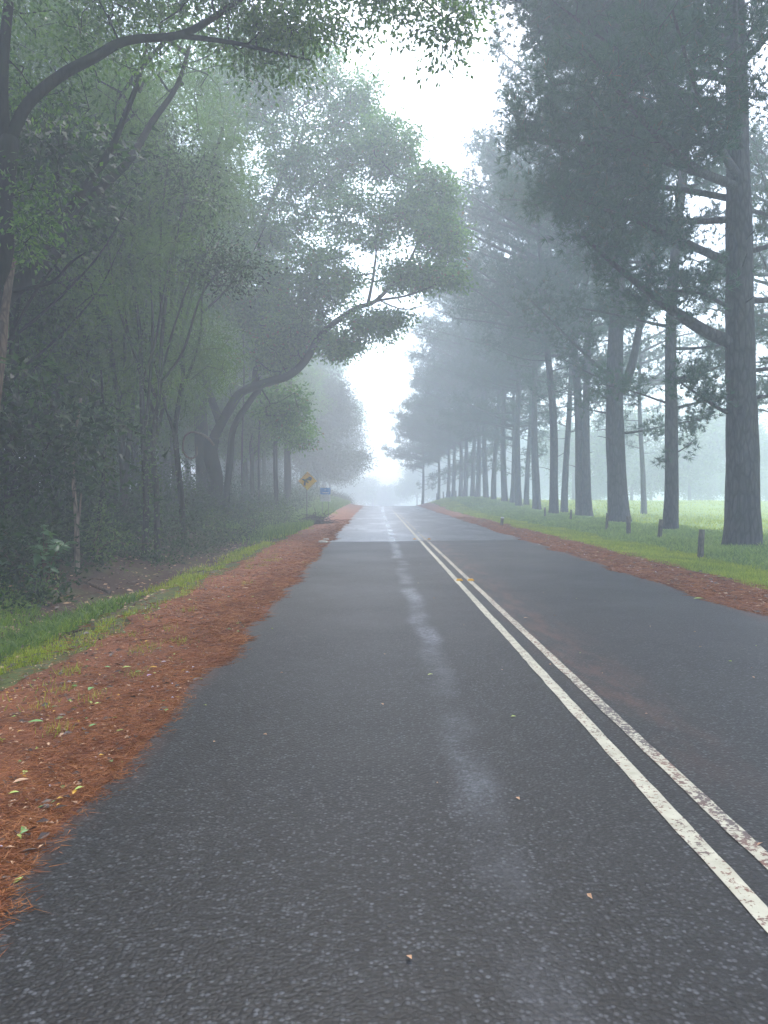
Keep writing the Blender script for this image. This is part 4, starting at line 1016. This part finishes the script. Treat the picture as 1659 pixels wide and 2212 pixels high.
# tall dark bare trunk beside the arching tree
def lone(name, pts, ra, rb, m, label, cat='tree', base=None, extra=None, seed=0, ivy=0, group=FG, leafy=None):
    P = [at(*p) for p in pts]; b = P[0].copy(); b[2] = gz(b[0], b[1]); 
    P = [p - b for p in P]; P[0][2] = -.3
    (pn, me), pp = stem_part('trunk', P, ra, rb, m, 10, .16, seed, (.3, .4))
    r = root(name, b); tag(r, label, cat, group); new_obj('trunk', me, r)
    rg = np.random.default_rng(seed + 900)
    if extra:
        for e in extra:
            E = [at(*p) - b for p in e[0]]; (q, me2), _ = stem_part('limb', E, e[1], e[2], m, 7, .12, seed + 5); new_obj('limb', me2, r)
    if ivy:
        g = Geo(); k = rg.integers(0, len(pp) - 1, ivy); f = rg.random((ivy, 1)); C = pp[k] * (1 - f) + pp[k + 1] * f
        d = unit(rg.normal(size=(ivy, 3)) * np.array([1, 1, .25])); P_ = C + d * (ra * .9 + rg.exponential(.05, (ivy, 1)))
        leaves(g, P_, d + np.array([0, 0, -.6]) + rg.normal(size=(ivy, 3)) * .4, rg.uniform(.06, .11, ivy), rg.uniform(.05, .08, ivy), rg, 0)
        o = g.build('ivy', M['ivy'], r)
    if leafy:
        g = Geo(); bl = [(at(*p[:3]) - b, (p[3], p[3], p[4]), 1) for p in leafy]
        broad_crown(g, rg, pp[len(pp) // 3:], bl, 60 * len(leafy), 34, (.12, .05), .3, .3, seg=.4, tip=.004)
        g.build('crown', [m, M['under_leaf']], r)
    return r
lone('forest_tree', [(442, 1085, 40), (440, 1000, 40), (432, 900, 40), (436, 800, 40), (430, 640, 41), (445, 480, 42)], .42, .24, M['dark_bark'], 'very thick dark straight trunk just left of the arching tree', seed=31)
lone('slender_tree', [(312, 1200, 19.4), (316, 1080, 19.4), (310, 960, 19.5), (305, 820, 19.6), (300, 700, 20), (270, 520, 20), (228, 430, 20)], .085, .03, M['grey_bark'], 'slender mossy stem wrapped in ivy, leftmost of the close front pair', seed=32, ivy=900,
     extra=[([(310, 940, 19.5), (322, 850, 19.6), (330, 700, 20), (322, 560, 20.5), (310, 300, 21)], .05, .02), ([(306, 830, 19.6), (335, 740, 19.6), (352, 640, 19.8), (370, 540, 20)], .04, .02)], leafy=[(240, 440, 20, 1.2, .9), (310, 320, 21, 1.3, 1.0)])
lone('slender_tree', [(339, 1196, 19.8), (338, 1060, 19.8), (330, 950, 20), (344, 850, 20), (352, 700, 20.2), (372, 560, 20.5), (400, 420, 21)], .075, .03, M['grey_bark'], 'slender mossy stem, right one of the close front pair', seed=33, ivy=500,
     extra=[([(346, 830, 20), (395, 760, 20), (430, 650, 20), (470, 590, 20), (520, 560, 20)], .04, .015), ([(352, 700, 20.2), (345, 600, 20.4), (350, 470, 20.6), (365, 330, 21)], .04, .015), ([(338, 860, 20), (290, 760, 19.6), (250, 640, 19.4), (232, 520, 19.4), (205, 420, 19.4)], .045, .012), ([(336, 900, 20), (300, 800, 19.8), (272, 690, 19.8), (262, 560, 20), (280, 430, 20)], .04, .012), ([(345, 820, 20), (378, 700, 19.8), (418, 590, 19.8), (470, 500, 20)], .035, .01)], leafy=[(400, 420, 21, 1.3, 1.0), (490, 580, 20, .9, .6)])
lone('slender_tree', [(398, 1165, 24), (392, 1080, 24), (384, 1000, 24), (380, 920, 24), (396, 800, 24.5), (392, 650, 25), (420, 480, 26)], .10, .05, M['dark_bark'], 'dark stem with pale lichen spots, right of the mossy front pair', seed=34, ivy=350,
     extra=[([(384, 960, 24), (350, 850, 23.6), (322, 720, 23.4), (300, 600, 23.4)], .05, .015), ([(390, 850, 24.3), (430, 740, 24), (440, 620, 24), (480, 500, 24)], .05, .015), ([(394, 800, 24.5), (372, 680, 24.5), (378, 540, 24.6), (360, 400, 25)], .045, .012)])
lone('sapling', [(166, 1232, 15.6), (165, 1130, 15.6), (158, 1030, 15.7), (160, 960, 15.8), (175, 860, 16)], .055, .025, M['pale_bark'], 'pale bare split sapling right of the broad leaved shrub', seed=35,
     extra=[([(166, 1160, 15.6), (172, 1110, 15.6), (176, 1065, 15.6)], .03, .012)])
lone('sapling', [(222, 1210, 17), (214, 1130, 17), (222, 1050, 17.2), (226, 940, 17.4), (218, 800, 17.6)], .05, .025, M['dark_bark'], 'thin dark sapling with climbing leaves between the pale sapling and the mossy pair', seed=36, ivy=700)
lone('leaning_tree', [(-40, 1240, 12.5), (-18, 950, 12.5), (2, 760, 12.6), (12, 660, 12.8), (28, 560, 13)], .09, .06, M['brown_bark'], 'brown stem leaning in at the very left edge', seed=37)
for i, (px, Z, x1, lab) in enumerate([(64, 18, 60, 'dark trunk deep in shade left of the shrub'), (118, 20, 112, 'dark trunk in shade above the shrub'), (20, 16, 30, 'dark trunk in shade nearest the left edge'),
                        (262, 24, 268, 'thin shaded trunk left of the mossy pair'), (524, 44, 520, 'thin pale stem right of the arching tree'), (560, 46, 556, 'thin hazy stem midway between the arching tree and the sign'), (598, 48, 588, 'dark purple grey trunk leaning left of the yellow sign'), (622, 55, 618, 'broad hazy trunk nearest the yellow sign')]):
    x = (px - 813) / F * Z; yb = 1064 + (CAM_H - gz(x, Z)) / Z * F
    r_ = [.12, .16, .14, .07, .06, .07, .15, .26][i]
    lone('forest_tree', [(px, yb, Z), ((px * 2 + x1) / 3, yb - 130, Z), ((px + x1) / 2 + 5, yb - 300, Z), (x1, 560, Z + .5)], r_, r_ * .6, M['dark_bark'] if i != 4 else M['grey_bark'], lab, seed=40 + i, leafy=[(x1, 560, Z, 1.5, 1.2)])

# pale twisted vine hanging beside the dark trunk
g = Geo(); P = catmull([at(*p) for p in [(462, 962, 30), (448, 945, 30), (430, 936, 30), (412, 934, 30), (398, 946, 30), (396, 975, 30), (410, 990, 30), (424, 984, 30), (426, 965, 30)]], 6); b = P[0].copy()
loft(g, P - b, np.linspace(.05, .03, len(P)), 7, 0, .2, 3)
o = g.build('hanging_vine', M['pale_bark'], None, b); tag(o, 'pale looping vine hanging beside the dark trunks', 'vine')

# understorey (one mass nobody could count)
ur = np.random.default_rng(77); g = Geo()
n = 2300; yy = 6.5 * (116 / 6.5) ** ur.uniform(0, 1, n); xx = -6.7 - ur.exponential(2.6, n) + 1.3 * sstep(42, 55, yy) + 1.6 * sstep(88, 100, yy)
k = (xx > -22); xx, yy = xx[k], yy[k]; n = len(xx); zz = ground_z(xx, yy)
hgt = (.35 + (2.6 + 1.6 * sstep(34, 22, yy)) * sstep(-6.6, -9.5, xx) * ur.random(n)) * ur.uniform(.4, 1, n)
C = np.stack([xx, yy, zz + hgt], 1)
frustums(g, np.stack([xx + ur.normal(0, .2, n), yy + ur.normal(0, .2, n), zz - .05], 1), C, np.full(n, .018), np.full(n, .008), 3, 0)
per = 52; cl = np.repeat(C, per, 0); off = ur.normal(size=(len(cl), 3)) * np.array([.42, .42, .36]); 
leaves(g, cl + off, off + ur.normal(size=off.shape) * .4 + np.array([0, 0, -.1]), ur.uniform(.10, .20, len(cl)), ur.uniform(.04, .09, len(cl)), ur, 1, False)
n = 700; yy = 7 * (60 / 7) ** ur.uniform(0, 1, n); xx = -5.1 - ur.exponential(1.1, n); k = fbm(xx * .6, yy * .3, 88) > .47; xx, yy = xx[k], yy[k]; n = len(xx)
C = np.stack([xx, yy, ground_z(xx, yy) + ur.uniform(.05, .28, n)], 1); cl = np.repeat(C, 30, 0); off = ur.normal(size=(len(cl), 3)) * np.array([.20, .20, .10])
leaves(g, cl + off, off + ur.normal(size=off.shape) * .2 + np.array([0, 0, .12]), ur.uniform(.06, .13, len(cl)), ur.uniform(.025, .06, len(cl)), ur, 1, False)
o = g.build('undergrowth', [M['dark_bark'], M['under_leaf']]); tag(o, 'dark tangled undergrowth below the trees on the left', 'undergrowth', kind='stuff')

# broad leaved shrub at the lower left: every large leaf its own part
sb = at(98, 1285, 13.4); sb[2] = gz(sb[0], sb[1])
sh = root('broad_leaved_shrub', sb); tag(sh, 'broad leaved shrub with blue green leaves at the foot of the dark trees', 'shrub')
sr = np.random.default_rng(8)
def leaf_mesh(nm, L, W):
    t = np.linspace(0, 1, 6); w = np.sin(np.pi * t ** .8) ** .8 * W / 2 + .001; z = -.25 * L * t ** 2 
    c = np.stack([t * L, 0 * t, z], 1); l = c + np.stack([0 * t, w, w * .35], 1); r_ = c + np.stack([0 * t, -w, w * .35], 1)
    g = Geo(); j = np.arange(5); g.add(np.concatenate([l, c, r_]), np.concatenate([np.stack([j, 6 + j, 7 + j, j + 1], 1), np.stack([6 + j, 12 + j, 13 + j, 7 + j], 1)]), 0, True)
    return g.mesh(nm, [M['shrub_leaf']])
LM = [leaf_mesh('leaf', .20, .10), leaf_mesh('leaf', .17, .075), leaf_mesh('leaf', .24, .12)]
tips = []
for s in range(9):
    a = sr.uniform(0, 6.28); h = sr.uniform(.5, 1.15); ln = sr.uniform(.25, .75)
    p = catmull(np.array([[0, 0, -.1], [math.cos(a) * ln * .3, math.sin(a) * ln * .3, h * .5], [math.cos(a) * ln * .7, math.sin(a) * ln * .7, h * .85], [math.cos(a) * ln, math.sin(a) * ln, h]]), 5)
    g = Geo(); loft(g, p, np.linspace(.014, .005, len(p)), 6); g.build('stem', M['brown_bark'], sh)
    for q in range(13):
        k = sr.integers(4, len(p)); aa = sr.uniform(0, 6.28)
        o = new_obj('leaf', LM[sr.integers(0, 3)], sh, p[k] + sr.normal(0, .02, 3))
        o.rotation_euler = (sr.normal(0, .25), sr.uniform(-.5, .45), aa)
# second small shrub, yellow green
def small_bush(px, py, Z, H, n, m, label, seed, leafL=.09):
    b = at(px, py, Z); b[2] = gz(b[0], b[1]); r = root('small_bush', b); tag(r, label, 'bush', 'small bushes below the trees')
    rg = np.random.default_rng(seed); g = Geo()
    T = rg.normal(size=(26, 3)) * np.array([.28, .28, .25]) * H + np.array([0, 0, H * .6]); T[:, 2] = np.abs(T[:, 2])
    grow(g, np.array([[0, 0, -.05], [0, 0, .1], [0, 0, .2]]) * 1.0, T, rg, .2, .004)
    g.build('stem', M['brown_bark'], r); g = Geo()
    cl = np.repeat(T, n // 26, 0); off = rg.normal(size=cl.shape) * .11 * H
    leaves(g, cl + off, off + rg.normal(size=off.shape) * .06, rg.uniform(.6, 1.2, len(cl)) * leafL, rg.uniform(.35, .55, len(cl)) * leafL, rg, 0)
    g.build('foliage', m, r)
small_bush(88, 1300, 12.6, .40, 300, M['ivy'], 'low yellow green bush in front of the broad leaved shrub', 1)
small_bush(25, 1270, 13.2, .8, 700, M['under_leaf'], 'dark bush left of the broad leaved shrub', 2)
small_bush(225, 1200, 16.5, 1.1, 900, M['ivy'], 'leafy green bush at the foot of the thin dark sapling', 3)
small_bush(380, 1170, 22, 1.0, 700, M['under_leaf'], 'bush of small leaves right of the mossy pair', 4)
small_bush(470, 1160, 27, 1.1, 800, M['ivy'], 'leafy bush on the bank below the arching tree', 5)
small_bush(540, 1140, 33, 1.3, 900, M['ivy'], 'pale leafy bush right of the arching tree foot', 6)
small_bush(620, 1118, 40, 1.5, 900, M['ivy'], 'hazy leafy bush left of the yellow sign post', 7, .12)

for (px_, Z_, s_, lab_) in [(697, 24.2, .17, 'larger pale stone at the left end of the seal join'), (704, 25.6, .12, 'smaller pale stone just past the left end of the seal join')]:
    x_ = (px_ - 813) / F * Z_; g = Geo(); a_ = np.linspace(0, 2 * np.pi, 9)[:-1]; rg = np.random.default_rng(int(px_))
    V_ = [np.stack([np.cos(a_) * k_ * s_ * (1 + rg.normal(0, .1, 8)), np.sin(a_) * k_ * s_ * .6, np.full(8, h_ * s_)], 1) for k_, h_ in [(.9, -.1), (1, .12), (.75, .32), (.25, .38)]]
    j = np.arange(8); g.add(np.concatenate(V_), np.concatenate([np.stack([q * 8 + j, q * 8 + (j + 1) % 8, q * 8 + 8 + (j + 1) % 8, q * 8 + 8 + j], 1) for q in range(3)]), 0); g.add(np.zeros((0, 3)), [list(range(-8, 0))], 0)
    o = g.build('stone', M['stone'], None, (x_, Z_, max(gz(x_, Z_), .0) + .03)); tag(o, lab_, 'stone', 'pale stones at the seal join')

# fallen branch in the ditch
b = at(135, 1282, 14.6); b[2] = gz(b[0], b[1]) + .05
E = at(238, 1284, 14.3); E[2] = gz(E[0], E[1]) + .07
mid = (b + E) / 2 + np.array([0, .03, .05])
r = root('fallen_branch', b); tag(r, 'pale fallen branch lying in the ditch beside the broad leaved shrub', 'branch')
P = catmull([np.zeros(3), (mid - b) * .6, mid - b, (E - b)], 6); g = Geo(); loft(g, P, np.linspace(.025, .042, len(P)), 8, 0, .2, 4); g.build('limb', M['brown_bark'], r)
P2_ = catmull([mid - b, mid - b + np.array([.15, -.1, .08]), mid - b + np.array([.4, -.12, .05])], 5); g = Geo(); loft(g, P2_, np.linspace(.02, .01, len(P2_)), 6); g.build('twig', M['brown_bark'], r)
for (a_, c_, lab) in [((150, 1375, 9.6), (200, 1372, 9.6), 'thin grey stick on the grass strip left of the litter'), ((395, 1225, 17), (440, 1222, 17.2), 'short brown stick on the forest bank')]:
    A_, C_ = at(*a_), at(*c_); A_[2] = gz(A_[0], A_[1]) + .03; C_[2] = gz(C_[0], C_[1]) + .03
    g = Geo(); loft(g, catmull([A_ - A_, (C_ - A_) * .5 + np.array([0, .03, .01]), C_ - A_], 4), np.linspace(.014, .008, 9), 6); o = g.build('stick', M['brown_bark'], None, A_); tag(o, lab, 'stick', 'sticks on the left verge')

# ------------------------------------------------------------------ signs
sx_, sy_ = (663 - 813) / F * 41, 41.0; sz_ = gz(sx_, sy_)
sg = root('warning_sign', (sx_, sy_, sz_)); tag(sg, 'yellow diamond warning sign with a black bending arrow on a thin grey post', 'road sign')
def tube(name, p0, p1, r, m, parent, sides=10):
    g = Geo(); loft(g, np.linspace(p0, p1, 3), np.full(3, r), sides); return g.build(name, m, parent)
cz = CAM_H + (1064 - 1039) / F * 41 - sz_
tube('post', np.array([0, .03, -.3]), np.array([0, .03, cz + .35]), .03, M['steel'], sg)
def poly_plate(name, pts, y0, y1, m, parent):
    """flat plate from an outline in X,Z with real thickness from y0 (front) to y1"""
    pts = np.asarray(pts, float); n = len(pts)
    me = bpy.data.meshes.new(name)
    V = [(p[0], y0, p[1]) for p in pts] + [(p[0], y1, p[1]) for p in pts]
    Fc = [list(range(n)), list(range(2 * n - 1, n - 1, -1))] + [[i, n + i, n + (i + 1) % n, (i + 1) % n] for i in range(n)]
    me.from_pydata(V, [], Fc); me.materials.append(m); me.update()
    return new_obj(name, me, parent)
def rdiamond(h, r):
    out = []
    for k, (cx_, cz_) in enumerate([(0, h), (-h, 0), (0, -h), (h, 0)]):
        a0 = [math.radians(45), math.radians(135), math.radians(225), math.radians(315)][k]
        for q in range(5):
            a = a0 + math.radians(90) * q / 4; d = h - r * math.sqrt(2)
            c0 = [(0, d), (-d, 0), (0, -d), (d, 0)][k]
            out.append((c0[0] + r * math.cos(a), c0[1] + r * math.sin(a)))
    return out
dc = root('x', (0, 0, 0)); bpy.data.objects.remove(dc)
hd = .50
pl = poly_plate('panel', [(x + .04, z + cz) for x, z in rdiamond(hd, .05)], -.012, .0, M['sign_yellow'], sg)
# dark thin border line, then the symbol and a brighter yellow patch in the bottom corner, each proud of the panel
outer = rdiamond(hd * .93, .045); inner = rdiamond(hd * .895, .04); n_ = len(outer)
g = Geo(); V = [(x + .04, -.0145, z + cz) for x, z in outer] + [(x + .04, -.0145, z + cz) for x, z in inner]
g.add(V, [[i, n_ + i, n_ + (i + 1) % n_, (i + 1) % n_] for i in range(n_)], 0); g.build('border', simple('sign_border', (.32, .14, .01), .5), sg)
def sp(cx_, cy_): return ((cx_ - 503) / 410.0 * 2 * hd * 1.0 + .04, (467 - cy_) / 410.0 * 2 * hd + cz)
sym = [[(412, 560), (455, 573), (470, 500), (498, 500), (515, 516), (528, 505), (505, 478), (488, 468), (502, 452), (545, 452), (575, 468), (600, 410), (585, 380), (540, 372), (520, 392), (468, 425), (448, 440), (425, 428), (385, 420), (380, 432), (402, 446), (430, 470), (422, 520)]]
for s in sym: poly_plate('symbol', [sp(*p) for p in s][::-1], -.0165, -.0125, M['sign_black'], sg)
poly_plate('bright_patch', [sp(*p) for p in [(470, 640), (500, 665), (520, 600), (512, 572), (480, 565), (465, 590)]][::-1], -.0150, -.0125, M['sign_bright'], sg)
for zz_ in (.16, -.16): 
    g = Geo(); g.box((0, .03, cz + zz_), (.09, .07, .03)); g.build('clamp', M['steel'], sg)

bx_, by_ = (703 - 813) / F * 49, 49.0; bz_ = gz(bx_, by_)
bs = root('information_sign', (bx_, by_, bz_)); tag(bs, 'small blue and white information board in the fog behind the yellow sign', 'road sign')
wS, hS = .66, .87; zc_ = CAM_H - (1068.5 - 1064) / F * 49 - bz_
for sx2 in (-.2, .2): tube('post', np.array([sx2, .03, -.3]), np.array([sx2, .03, zc_ + .4]), .02, M['steel'], bs)
g = Geo(); g.box((0, 0, zc_), (wS, .012, hS)); g.build('panel', M['sign_white'], bs)
g = Geo(); g.box((0, -.009, zc_ + hS * .26), (wS, .005, hS * .48)); g.build('blue_field', M['sign_blue'], bs)
g = Geo()
def word(g, cx0, cz0, w, h, n, sd):
    rr = random.Random(sd); x = cx0 - w / 2; 
    while x < cx0 + w / 2:
        l = rr.uniform(.6, 1.2) * w / n; g.box((x + l / 2, -.0135, cz0 + rr.uniform(-.05, .05) * h), (l * .72, .003, h * rr.uniform(.7, 1))); x += l
word(g, .02, zc_ + hS * .14, .38, .085, 7, 1); g.box((.0, -.0135, zc_ + hS * .36), (.10, .003, .025)); g.box((-.03, -.0135, zc_ + hS * .335), (.05, .003, .02)); g.build('white_lettering', M['sign_white'], bs)
g = Geo()
for k_, (dz, w_) in enumerate([(-.075, .44), (-.155, .46), (-.30, .40), (-.38, .46)]): word(g, .02, zc_ + dz * hS / .87, w_, .028, 12, 5 + k_)
g.box((0, -.0135, zc_ - hS * .26), (wS * .94, .003, .012)); g.build('grey_lettering', M['sign_grey'], bs)

# dark brush pile at the foot of the sign
bp = at(680, 1122, 39.5); bp[2] = gz(bp[0], bp[1])
r = root('brush_pile', bp); tag(r, 'dark heap of dead branches at the foot of the yellow sign', 'brush pile')
g = Geo(); rg = np.random.default_rng(4); n = 300
A_ = np.stack([rg.normal(0, .30, n), rg.normal(0, .2, n), np.abs(rg.normal(.05, .22, n))], 1); D_ = unit(rg.normal(size=(n, 3)) * np.array([1, .6, .45])) * rg.uniform(.2, .7, (n, 1)); B_ = A_ + D_; B_[:, 2] = np.abs(B_[:, 2])
frustums(g, A_, B_, rg.uniform(.008, .02, n), rg.uniform(.004, .01, n), 4)
leaves(g, A_[:200], D_[:200], .16, .06, rg, 0); g.build('twigs', simple('dead_twigs', (.045, .032, .036), .9), r)

# ------------------------------------------------------------------ posts
def fpost(px, top_y, Z, r, label, leanx=0, leany=0):
    x = (px - 813) / F * Z; z0 = gz(x, Z); zt = CAM_H - (top_y - 1064) / F * Z
    h = max(.5, zt - z0); g = Geo(); P = np.linspace([0, 0, -.3], [0, 0, h], 5)
    loft(g, P, np.full(5, r * .95) * np.array([1.05, 1.02, 1, .98, .94]), 9, 0, .12, int(px))
    o = g.build('fence_post', M['post_wood'], None, (x, Z, z0)); o.rotation_euler = (leany, leanx, 0); tag(o, label, 'fence post', 'round timber fence posts in the tall grass')
fpost(1517, 1144, 19.6, .08, 'thick fence post nearest the camera, left of the thickest pine', .04)
fpost(1427, 1122, 25.0, .075, 'fence post leaning slightly in front of the slender pine', .09)
fpost(1360, 1116, 28.6, .085, 'squat fence post just right of the forked pine', .0)
fpost(1312, 1108, 31.5, .065, 'tall thin fence post just left of the forked pine', .05)
fpost(1234, 1101, 42, .07, 'fence post in front of the leaning pair of pines', .03)
fpost(1178, 1096, 49, .07, 'faint fence post between the sturdy and the crooked pine', .0)
#fpost(1560, 1180, 16.5, .07, 'weathered fence post half hidden in grass at the foot of the thickest pine', -.03)
for i, (px, Z, lab) in enumerate([(1000, 88, 'misty far post, first on the rise'), (985, 90, 'misty far post, second on the rise'), (972, 92, 'misty far post, third on the rise'), (958, 94, 'misty far post, fourth on the rise'), (944, 95, 'misty far post, last on the rise, left of the others')]):
    x = (px - 813) / F * Z; fpost(px, 1064 + (CAM_H - gz(x, Z) - .9) / Z * F, Z, .09, lab, .02 * (i % 3 - 1))

gx, gy = (1084 - 813) / F * 37.2, 37.2; gz0 = gz(gx, gy)
gp = root('guide_post', (gx, gy, gz0)); gp.rotation_euler = (0, .10, 0); tag(gp, 'short leaning guide post with a white top on the mown strip', 'guide post')
g = Geo(); g.box((0, 0, .10), (.14, .06, .55)); g.build('post', M['post_wood'], gp)
g = Geo(); g.box((0, 0, .41), (.15, .07, .065)); g.build('white_cap', M['white_paint'], gp)

# ------------------------------------------------------------------ fog
hz = Geo(); x0, x1, y0, y1, z0, z1 = -160, 300, -40, 420, -9, 33
V = [(x0, y0, z0), (x1, y0, z0), (x1, y1, z0), (x0, y1, z0), (x0, y0, z1), (x1, y0, z1), (x1, y1, z1), (x0, y1, z1)]
hz.add(V, [[0, 3, 2, 1], [4, 5, 6, 7], [0, 1, 5, 4], [1, 2, 6, 5], [2, 3, 7, 6], [3, 0, 4, 7]])
m, N, L = mat('fog'); pv = N.new("ShaderNodeVolumePrincipled"); pv.inputs['Density'].default_value = FOG
pv.inputs['Color'].default_value = (.86, .935, 1.0, 1); pv.inputs['Anisotropy'].default_value = .25
oo = N.new("ShaderNodeOutputMaterial"); L.new(pv.outputs[0], oo.inputs['Volume'])
o = hz.build('haze', m); tag(o, kind='stuff')
